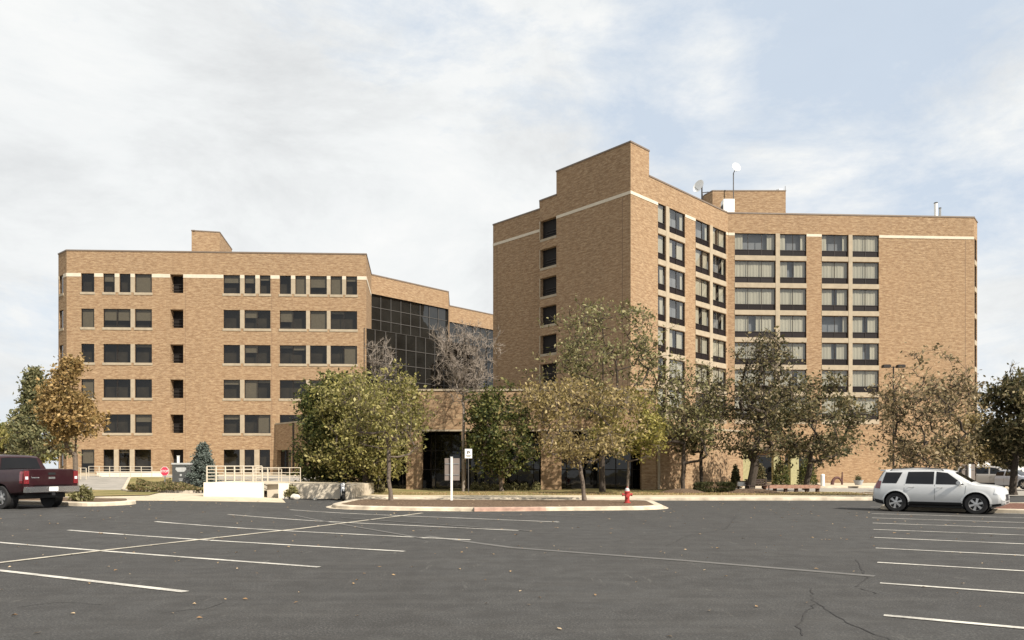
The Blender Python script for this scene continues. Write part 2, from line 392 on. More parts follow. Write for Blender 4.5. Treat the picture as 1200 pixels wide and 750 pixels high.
for (x, y, rad, k) in [(725, 100, 120, -0.36), (1000, 50, 330, -0.60), (1190, 60, 200, -0.2), (1150, 230, 130, -0.22), (20, 430, 170, -0.2), (650, 110, 90, -0.12),
                       (825, 90, 75, 0.28), (950, 210, 150, 0.34), (1170, 130, 110, 0.30), (700, 25, 110, 0.2), (1140, 330, 160, 0.12), (250, 180, 480, 0.42)]:
    cov = addm(cov, skyblob(x, y, rad), k)
fac = ramp(nt, cov, [(0.42, 0.12), (0.68, 0.5), (0.98, 1.0)])
n2 = noise(nt, mapv(nt, D, (1.0, 1.0, 2.2), (3, 1, 5)), 3.0, 12, 0.66, 0.3)
cl = addm(-0.35, n2, 1.7)
for (x, y, rad, k) in [(30, 165, 170, -0.12), (300, 45, 150, -0.06), (120, 165, 60, 0.12), (420, 105, 80, -0.04), (830, 100, 90, 0.04), (700, 30, 120, 0.04), (450, 300, 200, 0.06)]:
    cl = addm(cl, skyblob(x, y, rad), k)
CK = 7.5
ccol = ramp(nt, cl, [(0.15, (0.62, 0.635, 0.645)), (0.5, (0.755, 0.772, 0.775)), (0.85, (0.845, 0.845, 0.835))])
vm = N(nt, 'ShaderNodeVectorMath', operation='SCALE'); nt.links.new(ccol, vm.inputs[0]); vm.inputs['Scale'].default_value = CK
# thin pale veil over the blue
veil = N(nt, 'ShaderNodeVectorMath', operation='SCALE'); nt.links.new(sky.outputs[0], veil.inputs[0]); veil.inputs['Scale'].default_value = 1.0
blue = mixc(nt, 0.88, veil.outputs[0], (0.53 * CK, 0.61 * CK, 0.71 * CK, 1))
nt.links.new(mixc(nt, fac, blue, vm.outputs[0]), bg.inputs['Color'])

vs = sc.view_settings; vs.view_transform = 'Standard'; vs.look = 'None'; vs.gamma = 1; vs.exposure = 0.66; vs.use_curve_mapping = False
sc.cycles.use_denoising = True
sc.cycles.max_bounces = 8; sc.cycles.transparent_max_bounces = 12; sc.cycles.diffuse_bounces = 3; sc.cycles.glossy_bounces = 3

# ------------------------------------------------------------------ ground
def drape(name, poly, off, mat, cell=1.5, base=None, kind='structure', fn=hgt, parent=None):
    bm = bmesh.new()
    f = bm.faces.new([bm.verts.new((p[0], p[1], 0)) for p in poly])
    bmesh.ops.triangulate(bm, faces=[f])
    xs = [p[0] for p in poly]; ys = [p[1] for p in poly]
    lo = max(min(xs), -62.0); hi = min(max(xs), -4.0)
    x = math.ceil(lo / cell) * cell
    while x < hi:
        bmesh.ops.bisect_plane(bm, geom=bm.verts[:] + bm.edges[:] + bm.faces[:], plane_co=(x, 0, 0), plane_no=(1, 0, 0)); x += cell
    if min(xs) < -5:
        y = math.ceil(max(min(ys), 12.0) / cell) * cell
        while y < min(max(ys), 70.0):
            bmesh.ops.bisect_plane(bm, geom=bm.verts[:] + bm.edges[:] + bm.faces[:], plane_co=(0, y, 0), plane_no=(0, 1, 0)); y += cell
    for v in bm.verts: v.co.z = fn(v.co.x, v.co.y) + off
    bmesh.ops.recalc_face_normals(bm, faces=bm.faces)
    if bm.faces and sum(f.normal.z for f in bm.faces) < 0: bmesh.ops.reverse_faces(bm, faces=bm.faces)
    me = bpy.data.meshes.new(name); bm.to_mesh(me); bm.free(); me.materials.append(mat)
    o = bpy.data.objects.new(name, me); COL.objects.link(o)
    if parent: o.parent = parent
    if kind: o['kind'] = kind
    return o
def skirt(name, poly, z0, z1, wid, mat, closed=True, kind='structure', chips=0.0):
    """a kerb: a real step of width wid running inside the line poly, with a rounded lip"""
    mb = MB(); n = len(poly)
    P = [Vector((p[0], p[1])) for p in poly]
    inn = []
    for i in range(n):
        a = P[i - 1] if (i > 0 or closed) else P[i]; c = P[(i + 1) % n] if (i < n - 1 or closed) else P[i]
        t = (c - a).normalized(); nn = Vector((-t.y, t.x)); inn.append(P[i] + nn * wid)
    rng = range(n if closed else n - 1)
    for i in rng:
        j = (i + 1) % n
        seg = max(1, int((P[j] - P[i]).length / 1.5))
        for s_ in range(seg):
            a = P[i].lerp(P[j], s_ / seg); b = P[i].lerp(P[j], (s_ + 1) / seg); c = inn[i].lerp(inn[j], s_ / seg); d = inn[i].lerp(inn[j], (s_ + 1) / seg)
            def q(p, z, r=None, t=0.0):
                pp = p if r is None else p.lerp(r, t)
                return (pp.x, pp.y, hgt(p.x, p.y) + z)
            mb.face([q(a, z0), q(b, z0), q(b, z1 - 0.03, d, .04), q(a, z1 - 0.03, c, .04)])
            mb.face([q(a, z1 - 0.03, c, .04), q(b, z1 - 0.03, d, .04), q(b, z1, d, .16), q(a, z1, c, .16)])
            mb.face([q(a, z1, c, .16), q(b, z1, d, .16), q(b, z1, d, 1), q(a, z1, c, 1)])
            mb.face([q(a, z1, c, 1), q(b, z1, d, 1), q(b, z0, d, 1), q(a, z0, c, 1)])
    o = mb.build(name, mat)
    if kind: o['kind'] = kind
    return o
def roundpoly(pts, r, seg=6):
    out = []; n = len(pts)
    for i in range(n):
        p = Vector(pts[i]); a = (Vector(pts[i - 1]) - p); b = (Vector(pts[(i + 1) % n]) - p)
        rr = min(r, a.length * .45, b.length * .45)
        A = p + a.normalized() * rr; B = p + b.normalized() * rr
        for k in range(seg + 1):
            t = k / seg; q = A * (1 - t) ** 2 + p * 2 * t * (1 - t) + B * t * t; out.append((q.x, q.y))
    return out

# far field: one sheet to the horizon
mb = MB()
xs = [-1800, -300, -90] + [-62 + 2 * i for i in range(30)] + [0, 60, 120, 400, 1800]
ys = [-300, -60] + [12 + 2 * i for i in range(31)] + [90, 140, 400, 2600]
for i in range(len(xs) - 1):
    for j in range(len(ys) - 1):
        q = [(xs[i], ys[j]), (xs[i + 1], ys[j]), (xs[i + 1], ys[j + 1]), (xs[i], ys[j + 1])]
        mb.face([(a, b, hgt(a, b) - 0.03) for a, b in q])
mb.build('ground', M['field'], merge=True)['kind'] = 'structure'
drape('parking_lot', [(-90, -40), (90, -40), (90, 60), (-90, 60)], 0.0, M['asphalt'], 1.0)

# centre island
isl = roundpoly([(px(376, 29.6), 30.2), (px(556, 28.4), 28.7), (px(782, 29.8), 29.9), (px(760, 37), 36.2), (px(420, 37.5), 37.2)], 1.6)
cut = [i for i in range(len(isl))]
skirt('island_kerb', isl, -0.02, 0.15, 0.38, M['kerb'])
def inset(poly, d):
    out = []; n = len(poly)
    for i in range(n):
        t = (Vector(poly[(i + 1) % n]) - Vector(poly[i - 1])).normalized(); out.append((poly[i][0] - t.y * d, poly[i][1] + t.x * d))
    return out
drape('island_gutter', inset(isl, -0.25), 0.010, M['kerb'], 1.5)
drape('island_mulch', inset(isl, 0.33), 0.135, M['mulch'], 1.5)
# faded red lip on part of the kerb
rk = [(px(556, 28.67), 28.62), (px(600, 28.8), 28.85), (px(640, 29), 29.02)]
skirt('painted_kerb', rk, 0.0, 0.156, 0.3, M['kerbred'], closed=False)

# walkway and lawn strip in front of the buildings
WY = 38.6
skirt('walkway_kerb', [(-15.5, WY), (21.5, WY)], -0.02, 0.15, 0.3, M['kerb'], closed=False)
drape('walkway', [(-15.5, WY + .3), (21.5, WY + .3), (21.5, 42.2), (-15.5, 42.2)], 0.148, M['walk'])
drape('lawn', [(-15.5, 42.2), (21.5, 42.2), (22.5, 48.2), (16.5, 49.4), (16.5, 75), (-16, 75)], 0.140, M['lawn'])
drape('entrance_drive', [(16.3, 48.0), (23, 44.5), (80, 44.5), (80, 62), (16.3, 62)], 0.03, M['apron'])
drape('entrance_walk', [(16.4, 61.9), (56, 61.9), (56, 79), (16.4, 79)], 0.18, M['walk'])
skirt('drive_kerb', [(16.4, 61.7), (56, 61.7)], 0.0, 0.19, 0.35, M['kerb'], closed=False)
skirt('drive_island_kerb', [(21.5, 38.6), (21.6, 42.2), (22.6, 48.3), (16.4, 49.5)], 0.0, 0.155, 0.3, M['kerb'], closed=False)
# right-hand bed by the white car
rb = roundpoly([(15.0, 30.2), (23.4, 24.9), (60, 24.9), (60, 33.2), (17.8, 33.2)], 1.2)
drape('right_bed', inset(rb, 0.3), 0.135, M['redmulch']); skirt('right_bed_kerb', rb, -0.02, 0.15, 0.34, M['kerb'])
# left: kerbed verge beside the truck, drive, planting bed
lb = roundpoly([(-30, 33.2), (-15.9, 27.5), (px(160, 29.3), 29.3), (px(156, 31.6), 31.8), (-30, 37.5)], 0.8)
drape('left_verge', inset(lb, 0.3), 0.12, M['mulch']); skirt('left_verge_kerb', lb, -0.02, 0.15, 0.34, M['kerb'])
drape('left_apron', [(-16.9, 32.2), (px(330, 33), 33.6), (px(330, 37.2), 37.2), (px(237, 42), 42.0), (-24, 43.5), (-24, 35.5)], 0.010, M['walk'])
drape('left_lawn', [(-60, 37.8), (-23.0, 35.2), (-19.2, 38.4), (-22, 46.5), (-60, 50)], 0.05, M['lawn'])
bed = roundpoly([(px(135, 44), 44.5), (px(238, 42.5), 42.3), (px(240, 60), 60), (px(150, 62), 62)], 2.0)
drape('planting_bed', inset(bed, .25), 0.16, M['lawn']); skirt('planting_bed_kerb', bed, -0.02, 0.16, 0.3, M['kerb'])
drape('inner_drive', [(-80, 50.2), (px(138, 46), 47), (px(150, 61.5), 61.5), (-15.6, 61.5), (-15.6, 66.5), (-80, 66.5)], 0.03, M['apron'])
drape('front_path', [(-60, 66.6), (-15.6, 66.6), (-15.6, 77), (-60, 77)], 0.05, M['walk'])

# painted lines
def strip(mb, pts, wid, off):
    pts = [Vector((p[0], p[1])) for p in pts]
    for a, b in zip(pts, pts[1:]):
        n = max(1, int((b - a).length / 0.7)); t = (b - a).normalized(); nn = Vector((-t.y, t.x)) * wid / 2
        for k in range(n):
            p = a.lerp(b, k / n); q = a.lerp(b, (k + 1) / n)
            mb.face([(v.x, v.y, hgt(v.x, v.y) + off) for v in (p - nn, q - nn, q + nn, p + nn)])
def gp(x, y):
    """where the photo's pixel meets the ground"""
    z = 0.0
    for _ in range(25):
        d = (EYE - z) * F / (y - HZ); X = (x - 600) / F * d; z = hgt(X, d)
    return (X, d)
mb = MB()
a = Vector((4.29, 8.39)); b = Vector((13.5, 27.3)); ld = (b - a) / 8; sdv = Vector((0.862, -0.507))
for k in range(0, 11):
    p = a + ld * k; q = p + sdv * (5.6 if k < 9 else 5.2)
    strip(mb, [p, q], 0.115, 0.009)
mb.build('right_parking_lines', M['stripe'])['kind'] = 'structure'
mb = MB()
for seg in [((0, 669), (217.5, 694)), ((0, 636), (374, 665)), ((80, 621.5), (474, 646.5)), ((182, 611.5), (551, 633)), ((267, 603), (608, 622)), ((340, 597.5), (655, 612))]:
    p, q = Vector(gp(*seg[0])), Vector(gp(*seg[1]))
    if seg[0][0] == 0: p = p + (p - q).normalized() * (2.0 if seg[0][1] == 669 else 1.0)
    strip(mb, [p, q], 0.125, 0.009)
mb.build('left_parking_lines', M['stripe'])['kind'] = 'structure'
mb = MB()
strip(mb, [gp(-30, 663.5), gp(117, 646), gp(350, 620), gp(495, 601.5)], 0.14, 0.013)
mb.build('diagonal_line', M['cream_line'])['kind'] = 'structure'
mb = MB()
strip(mb, [gp(345, 604), gp(500, 632)], 0.12, 0.011)
strip(mb, [gp(500, 628.5), gp(600, 642), gp(800, 657), gp(1025, 675.5)], 0.19, 0.007)
strip(mb, [gp(560, 606), gp(690, 602)], 0.1, 0.011); strip(mb, [gp(500, 600.8), gp(690, 605.5)], 0.1, 0.009)
strip(mb, [gp(400, 607), gp(620, 622.5)], 0.10, 0.017)
mb.build('faded_lines', M['stripefaint'])['kind'] = 'structure'
# cracks
random.seed(5)
def crack(mb, pixels, wid, jag=0.018, depth=0):
    pts = [Vector(gp(*p)) for p in pixels]; out = [pts[0]]
    for a, b in zip(pts, pts[1:]):
        n = max(2, int((b - a).length / 0.14)); t = (b - a).normalized(); nn = Vector((-t.y, t.x))
        for k in range(1, n + 1):
            out.append(a.lerp(b, k / n) + nn * random.gauss(0, jag))
    for a, b in zip(out, out[1:]):
        t = (b - a).normalized(); nn = Vector((-t.y, t.x)); w0 = wid * random.uniform(.4, 1.3) / 2
        mb.face([((a - nn * w0).x, (a - nn * w0).y, hgt(a.x, a.y) + 0.005), ((b - nn * w0).x, (b - nn * w0).y, hgt(b.x, b.y) + 0.005), ((b + nn * w0).x, (b + nn * w0).y, hgt(b.x, b.y) + 0.005), ((a + nn * w0).x, (a + nn * w0).y, hgt(a.x, a.y) + 0.005)])
mb = MB()
crack(mb, [(951, 690), (955, 706), (972, 717), (1000, 733), (1045, 752)], 0.016)
crack(mb, [(1003, 656), (1010, 667), (1014, 677), (1004, 688)], 0.02)
crack(mb, [(955, 708), (940, 722), (938, 745)], 0.018); crack(mb, [(1008, 690), (1028, 696)], 0.02)
crack(mb, [(20, 712), (70, 706), (120, 709)], 0.014); crack(mb, [(190, 718), (240, 714), (262, 706)], 0.012)
crack(mb, [(780, 640), (805, 628), (850, 620), (862, 606)], 0.012)
mb.build('asphalt_cracks', M['crack'])['kind'] = 'structure'

# fallen leaves
rng = np.random.default_rng(3)
mb = MB()
for k in range(700):
    if k < 110: X, Y = rng.uniform(-9, 9), rng.uniform(5.5, 16)
    elif k < 480: X, Y = rng.uniform(-24, 20), rng.uniform(14, 29)
    else: X, Y = rng.uniform(-28, 14), 29.5 + abs(rng.normal(0, 3.5))
    s_ = rng.uniform(0.018, 0.042) * (1.0 if Y < 16 else 1.5); a = rng.uniform(0, 6.28); z = hgt(X, Y) + 0.012 + (0.13 if Y > 30 and -8 < X < 6 else 0)
    c, s2 = cos(a) * s_, sin(a) * s_
    mb.face([(X - c, Y - s2, z), (X + s2 * .6, Y - c * .6, z + rng.uniform(0, .02)), (X + c, Y + s2, z + rng.uniform(0, .012)), (X - s2 * .6, Y + c * .6, z + rng.uniform(0, .02))])
tag(mb.build('fallen_leaves', LF['fallen']), 'dry tan leaves scattered thinly over the dark asphalt', 'leaves', kind='stuff')

# ------------------------------------------------------------------ wall builder
class Wall:
    def __init__(s, p0, p1, z0, z1):
        s.p0 = Vector(p0); s.p1 = Vector(p1); s.z0 = z0; s.z1 = z1
        s.L = (s.p1 - s.p0).length; s.t = (s.p1 - s.p0) / s.L; s.n = Vector((s.t.y, -s.t.x))
        s.holes = []
    def P(s, u, z, out=0.0):
        q = s.p0 + s.t * u + s.n * out; return (q.x, q.y, z)
    def u(s, x):
        """distance along the wall of the photo's pixel column"""
        k = (x - 600) / F; return (k * s.p0.y - s.p0.x) / (s.t.x - k * s.t.y)
    def mesh(s, name, parent, mat=None, depth=0.2, u0=0.0):
        mb = MB()
        us = sorted({0.0, s.L} | {h[0] for h in s.holes} | {h[1] for h in s.holes}); zs = sorted({s.z0, s.z1} | {h[2] for h in s.holes} | {h[3] for h in s.holes})
        for i in range(len(us) - 1):
            for j in range(len(zs) - 1):
                a, b, c, d = us[i], us[i + 1], zs[j], zs[j + 1]
                if b - a < 1e-5 or d - c < 1e-5: continue
                mu, mz = (a + b) / 2, (c + d) / 2
                if any(h[0] < mu < h[1] and h[2] < mz < h[3] for h in s.holes): continue
                mb.face([s.P(a, c), s.P(b, c), s.P(b, d), s.P(a, d)], 0, [(u0 + a, c), (u0 + b, c), (u0 + b, d), (u0 + a, d)])
        for h in s.holes:
            a, b, c, d = h[:4]; dp = h[4] if len(h) > 4 else depth
            mb.face([s.P(a, c), s.P(a, d), s.P(a, d, -dp), s.P(a, c, -dp)], 0, [(u0 + a, c), (u0 + a, d), (u0 + a - dp, d), (u0 + a - dp, c)])
            mb.face([s.P(b, c), s.P(b, c, -dp), s.P(b, d, -dp), s.P(b, d)], 0, [(u0 + b, c), (u0 + b + dp, c), (u0 + b + dp, d), (u0 + b, d)])
            mb.face([s.P(a, d), s.P(b, d), s.P(b, d, -dp), s.P(a, d, -dp)], 0, [(a, d), (b, d), (b, d + dp), (a, d + dp)])
            mb.face([s.P(a, c), s.P(a, c, -dp), s.P(b, c, -dp), s.P(b, c)], 0, [(a, c), (a, c - dp), (b, c - dp), (b, c)])
        return mb.build(name, mat or M['brick'], parent)
    def slab(s, mb, a, b, c, d, o0, o1, m=0):
        """box on the wall between u a..b, z c..d, from o0 to o1 outwards"""
        p = Vector(s.P(a, c, o0)); mb.obox(p, Vector(s.P(b, c, o0)) - p, Vector(s.P(a, c, o1)) - p, (0, 0, d - c), m)

def coping(poly_open, z, parent, h=0.14, out=0.05, inn=0.35):
    mb = MB()
    for p, q in zip(poly_open, poly_open[1:]):
        wl = Wall(p, q, 0, 1)
        wl.slab(mb, -out * .9, wl.L + out * .9, z + 0.003, z + h, -inn, out)
    return mb.build('coping', M['coping'], parent)
def roofpoly(poly, z, parent, mat=None):
    mb = MB(); mb.face([(p[0], p[1], z) for p in poly]); return mb.build('roof', mat or M['roofing'], parent)

# ------------------------------------------------------------------ office building (left)
off = empty('office_building', (-31, 78, hgt(-31, 77)), 0, 'six-storey tan brick office block with dark windows and a glazed wing, left of the tower', 'office building')
off_inv = off.location.copy()
def setp(o, root):
    """keep world placement for a part authored in world space"""
    o.parent = root; o.matrix_parent_inverse = Matrix.Translation(-root.location)
    return o
class Root:
    def __init__(s, e): s.e = e
def wp(o, root):
    return setp(o, root)

OZ = 24.75                    # parapet height
fw = Wall((px(78, 77.0), 77.0), (px(429.3, 78.4), 78.4), 0.2, OZ)
D0 = 77.5
rowtop = [pz(320.6, 77.2) - 3.735 * k for k in range(6)]
g0 = fw.u
colA = [(95, 110.5)]; wide = [(95, 110.5), (121, 153), (158, 178), (261.8, 281.3), (286.4, 317), (327.7, 358.7), (363.2, 383), (387.3, 418.5)]
split = [(95, 110.5), (121, 134.5), (140, 153), (158, 178), (261.8, 281.3), (286.4, 299.3), (304.4, 317), (327.7, 341), (346, 358.7), (363.2, 383), (387.3, 401), (405.5, 418.5)]
grow = [(95, 110.5), (121, 133.5), (139, 152), (157.5, 177), (262, 281), (286.4, 298), (304, 316.5), (327.7, 341), (346, 358.7), (363.2, 383), (387.3, 401), (405.5, 418.5)]
wins = []
for r_ in range(6):
    zt = rowtop[r_]; zb = zt - (1.98 if r_ < 5 else 2.45)
    for (x0, x1) in (split if r_ == 0 else grow if r_ == 5 else wide):
        wins.append((fw.u(x0), fw.u(x1), zb, zt, r_))
    fw.holes.append((fw.u(199.5), fw.u(214.8), zb - (0 if r_ < 5 else .9), zt, 0.85))
for w_ in wins: fw.holes.append((w_[0], w_[1], w_[2], w_[3], 0.17))
wp(fw.mesh('wall', None), off)
# deep stair openings: near-black sheet at the back for their shade, rail
for h in [h for h in fw.holes if len(h) > 4 and h[4] == 0.85]:
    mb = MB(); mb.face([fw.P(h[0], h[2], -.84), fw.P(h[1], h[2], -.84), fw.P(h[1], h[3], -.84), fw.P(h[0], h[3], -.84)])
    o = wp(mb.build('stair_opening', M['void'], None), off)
    mb = MB()
    for zz in (0.35, 0.7, 1.0): fw.slab(mb, h[0], h[1], h[2] + zz, h[2] + zz + .04, -.5, -.46)
    r2 = mb.build('rail', M['frame']); wp(r2, off); r2.parent = o; r2.matrix_parent_inverse = Matrix.Identity(4)
def office_window(wl, a, b, c, d, root, panes, back=-0.15):
    mb = MB(); t = .045
    wl.slab(mb, a, b, c, c + t, back, back + .05); wl.slab(mb, a, b, d - t, d, back, back + .05)
    wl.slab(mb, a, a + t, c + t, d - t, back, back + .05); wl.slab(mb, b - t, b, c + t, d - t, back, back + .05)
    for k in range(1, panes):
        u = a + (b - a) * k / panes; wl.slab(mb, u - t / 2, u + t / 2, c + t, d - t, back, back + .05)
    fr = wp(mb.build('window', M['frame']), root)
    mb = MB()
    for k in range(panes):
        u0 = a + (b - a) * k / panes; u1 = a + (b - a) * (k + 1) / panes
        j1, j2 = random.uniform(-.006, .006), random.uniform(-.006, .006)
        mb.face([wl.P(u0, c, back + .012 + j1), wl.P(u1, c, back + .012 - j1), wl.P(u1, d, back + .012 + j2), wl.P(u0, d, back + .012 - j2)])
    pn = mb.build('pane', M['officeglass']); pn.parent = fr
    bd = back - .5; mb = MB(); mb.face([wl.P(a - .1, c - .1, bd), wl.P(b + .1, c - .1, bd), wl.P(b + .1, d + .1, bd), wl.P(a - .1, d + .1, bd)]); rb9 = mb.build('room_backdrop', M['room']); rb9.parent = fr
    mb = MB(); nb = 0
    for k in range(panes):
        u0 = a + (b - a) * k / panes; u1 = a + (b - a) * (k + 1) / panes; q = random.random()
        fr9 = 0 if q < .35 else random.choice([.15, .25, .4, .6, 1.0])
        if fr9: nb += 1; zz9 = d - (d - c) * fr9; mb.face([wl.P(u0 + .03, zz9, back - .12), wl.P(u1 - .03, zz9, back - .12), wl.P(u1 - .03, d, back - .12), wl.P(u0 + .03, d, back - .12)])
    if nb: b9 = mb.build('blind', M['blind']); b9.parent = fr
    mb = MB(); wl.slab(mb, a - .08, b + .08, c - .26, c + .002, -.14, .05)
    sl = mb.build('sill', M['precast']); sl.parent = fr
    return fr
random.seed(2)
for (a, b, c, d, r_) in wins:
    office_window(fw, a, b, c, d, off, max(1, round((b - a) / 1.55)))
# precast piers between neighbouring windows, and head band
mb = MB()
for r_ in range(6):
    zt = rowtop[r_]; zb = zt - (1.98 if r_ < 5 else 2.45)
    lst = split if r_ == 0 else grow if r_ == 5 else wide
    for (p, q) in zip(lst, lst[1:]):
        if 3.5 < q[0] - p[1] < 7: mb = MB(); fw.slab(mb, fw.u(p[1]) + .002, fw.u(q[0]) - .002, zb + .003, zt - .003, -.1, .012); wp(mb.build('window_pier', M['precast']), off)
mb = MB()
edges = [(78, 95), (110.5, 121), (134.5, 140), (153, 158), (178, 199.5), (214.8, 261.8), (281.3, 286.4), (299.3, 304.4), (317, 327.7), (341, 346), (358.7, 363.2), (383, 387.3), (401, 405.5), (418.5, 429.3)]
for (p, q) in edges: mb = MB(); fw.slab(mb, max(0, fw.u(p)) + .004, min(fw.L, fw.u(q)) - .004, rowtop[0] - .36, rowtop[0] + .02, -.05, .03); wp(mb.build('stone_band', M['band']), off)
mb = MB()
for x in (217, 318.3): fw.slab(mb, fw.u(x), fw.u(x) + .03, 1, OZ - 2.6, -.01, .004)
wp(mb.build('expansion_joint', M['joint']), off)
# left chamfer with its narrow windows
ch = Wall((px(68.4, 78.4), 78.4), (px(78, 77.0), 77.0), 0.2, OZ)
for r_ in range(6): ch.holes.append((0.25, 1.35, rowtop[r_] - 1.98, rowtop[r_], 0.17))
wp(ch.mesh('wall', None), off)
for h in ch.holes: office_window(ch, h[0], h[1], h[2], h[3], off, 1)
mb = MB(); ch.slab(mb, 0.0, .24, rowtop[0] - .36, rowtop[0] + .02, -.04, .03); ch.slab(mb, 1.36, ch.L - .03, rowtop[0] - .36, rowtop[0] + .02, -.04, .03); wp(mb.build('stone_band', M['band']), off)
# glazed wings stepping back to the right
A1 = Vector((px(429.3, 78.4), 78.4)); A2 = Vector((px(435.3, 86.6), 86.6)); A3 = Vector((px(525.5, 95.1), 95.1)); A4 = Vector((px(526.7, 103.2), 103.2)); A5 = A4 + Vector((0.70, 0.71)) * 22
backpts = [tuple(A5 + Vector((-8, 12))), (-20, 128), (px(68.4, 78.4), 110)]
sidew = Wall(A1, A2, 0.2, OZ); wp(sidew.mesh('wall', None), off)
mb = MB(); sidew.slab(mb, .03, sidew.L - .6, rowtop[0] - .36, rowtop[0] + .02, -.04, .03); wp(mb.build('stone_band', M['band']), off)
GZ = 22.55
for (p, q) in ((A2, A3), (A4, A5)):
    wl = Wall(p, q, GZ, OZ); wp(wl.mesh('wall', None), off)
wl = Wall(A3, A4, 0.2, OZ); wp(wl.mesh('wall', None), off)
def curtain_wall(p, q, z0, z1, root, nu, nz, inset_=0.25, mname='framegrey', mat='curtainglass', name='glass_wall'):
    wl = Wall(p, q, z0, z1); rnd = random.Random(9)
    mb = MB()
    for i in range(nu):
        for j in range(nz):
            a, b = wl.L * i / nu, wl.L * (i + 1) / nu; c, d = z0 + (z1 - z0) * j / nz, z0 + (z1 - z0) * (j + 1) / nz
            t = [rnd.uniform(-.006, .006) for _ in range(2)]
            mb.face([wl.P(a, c, -inset_ + t[0]), wl.P(b, c, -inset_ - t[0]), wl.P(b, d, -inset_ + t[1]), wl.P(a, d, -inset_ - t[1])])
    g = wp(mb.build(name, M[mat]), root)
    mb = MB()
    for i in range(nu + 1):
        a = wl.L * i / nu; wl.slab(mb, max(0, a - .035), min(wl.L, a + .035), z0, z1, -inset_ + .015, -inset_ + .075)
    for j in range(nz + 1):
        c = z0 + (z1 - z0) * j / nz; wl.slab(mb, .0, wl.L, max(z0, c - .035), min(z1, c + .035), -inset_ + .018, -inset_ + .065)
    m_ = mb.build('mullions', M[mname]); m_.parent = g
    return g
curtain_wall(A2, A3, 9.0, GZ, off, 8, 9, .3)
curtain_wall(A4, A5, 9.0, GZ, off, 14, 9, .3)
# soffits over the glass
mb = MB()
for (p, q) in ((A2, A3), (A4, A5)):
    wl = Wall(p, q, 0, 1); mb.face([wl.P(0, GZ), wl.P(wl.L, GZ), wl.P(wl.L, GZ, -.4), wl.P(0, GZ, -.4)])
wp(mb.build('soffit', M['frame']), off)
# lower glazed block projecting in front, same 45 degree line
B0 = A1 + Vector((-0.25, -.05)); B1 = B0 + Vector((.700, .714)) * 42
LZ = 16.85
curtain_wall(B0, B1, 0.9, LZ, off, 30, 9, 0.0)
mb = MB(); mb.face([(B0.x, B0.y, LZ), (B1.x, B1.y, LZ), (B1.x - 14, B1.y + 10, LZ), (A2.x, A2.y + 2, LZ)]); wp(mb.build('glass_roof', M['curtainglass']), off)
# roof, copings, far walls
rp = [(px(68.4, 78.4), 78.4), (px(78, 77.), 77.), tuple(A1), tuple(A2), tuple(A3), tuple(A4), tuple(A5)] + backpts
wp(roofpoly(rp, OZ - 0.4, None), off)
wp(coping([rp[-1]] + rp[:7] + [backpts[0]], OZ, None), off)
for p, q in zip([tuple(A5)] + backpts, backpts + [rp[0]]):
    wl = Wall(p, q, 0.2, OZ); wp(wl.mesh('wall', None), off)
# penthouse
pd = 81.0; x0, x1 = px(224.5, pd), px(255, pd)
pp = [(x0, pd), (x1, pd + .6), (x1 - 1.1, pd + 7.0), (x0, pd + 8)]
zt = pz(270.5, pd)
for p, q in zip(pp, pp[1:] + pp[:1]):
    wl = Wall(p, q, OZ - .6, zt); wp(wl.mesh('penthouse_wall', None), off)
wp(roofpoly(pp, zt - .05, None), off); wp(coping(pp + pp[:1], zt - .02, None, .12, .04), off)

# vestibule standing out from the office at 45 degrees
ves = empty('brick_vestibule', (px(345, 74), 75, hgt(-22, 74)), 0, 'shaded brick entrance block with a dark doorway between the office and the big green tree', 'entrance block')
V0 = Vector((px(322.7, 77.9), 77.9)); V1 = Vector((-15.8, 68.0)); V2 = Vector((-11.2, 72)); V3 = Vector((-15.7, 78.3))
wl = Wall(V0, V1, 0.5, pz(498, 77.9))
wl.z1 = pz(497.8, 77.9)
wl.holes = [(wl.u(324.5), wl.u(341), 0.95, pz(527.5, 77.5), .5)]
wp(wl.mesh('wall', None), ves)
mb = MB(); h = wl.holes[0]; mb.face([wl.P(h[0], h[2], -.45), wl.P(h[1], h[2], -.45), wl.P(h[1], h[3], -.45), wl.P(h[0], h[3], -.45)]); wp(mb.build('doorway', M['darkglass']), ves)
mb = MB(); wl.slab(mb, wl.u(343.6), wl.u(344.8), 1, wl.z1 - .05, .0, .1); wp(mb.build('downpipe', M['frame']), ves)
w2 = Wall(V1, V2, 0.0, wl.z1); wp(w2.mesh('wall', None), ves); w2 = Wall(V2, V3, 0.0, wl.z1); wp(w2.mesh('wall', None), ves)
wp(roofpoly([V0, V1, V2, V3], wl.z1 - .05, None), ves)
mb = MB(); wl.slab(mb, 0, wl.L, wl.z1 + .003, wl.z1 + .16, -.3, .05); wp(mb.build('coping', M['precast']), ves)

# ------------------------------------------------------------------ low link building in the middle
lnk = empty('link_building', (0, 53, 0), 0, 'low brick link building on square columns with dark ground-floor glass, in front of the tower', 'building')
LD = 53.4; LT = pz(458.5, LD); LO = pz(503.5, LD)
L0 = Vector((px(405, LD), LD)); L1 = Vector((px(769, LD - .4), LD - .4))
cols = [(405, 418), (476, 494), (541, 545.5), (586, 591), (634, 658), (703.5, 708.5), (752, 769)]
wl = Wall(L0, L1, LO, LT); wp(wl.mesh('wall', None), lnk)
mb = MB(); wl.slab(mb, 0, wl.L + .05, LT + .003, LT + .15, -.5, .07); wp(mb.build('coping', M['precast']), lnk)
mb = MB(); wl.slab(mb, 0, wl.L, LO - .12, LO - .003, -.35, .02); wp(mb.build('lintel', M['precast']), lnk)
mb = MB(); mb.face([wl.P(0, LO - .004, -.3), wl.P(wl.L, LO - .004, -.3), wl.P(wl.L, LO - .004, -3.0), wl.P(0, LO - .004, -3.0)]); wp(mb.build('soffit', M['precast']), lnk)
gz = 0.15
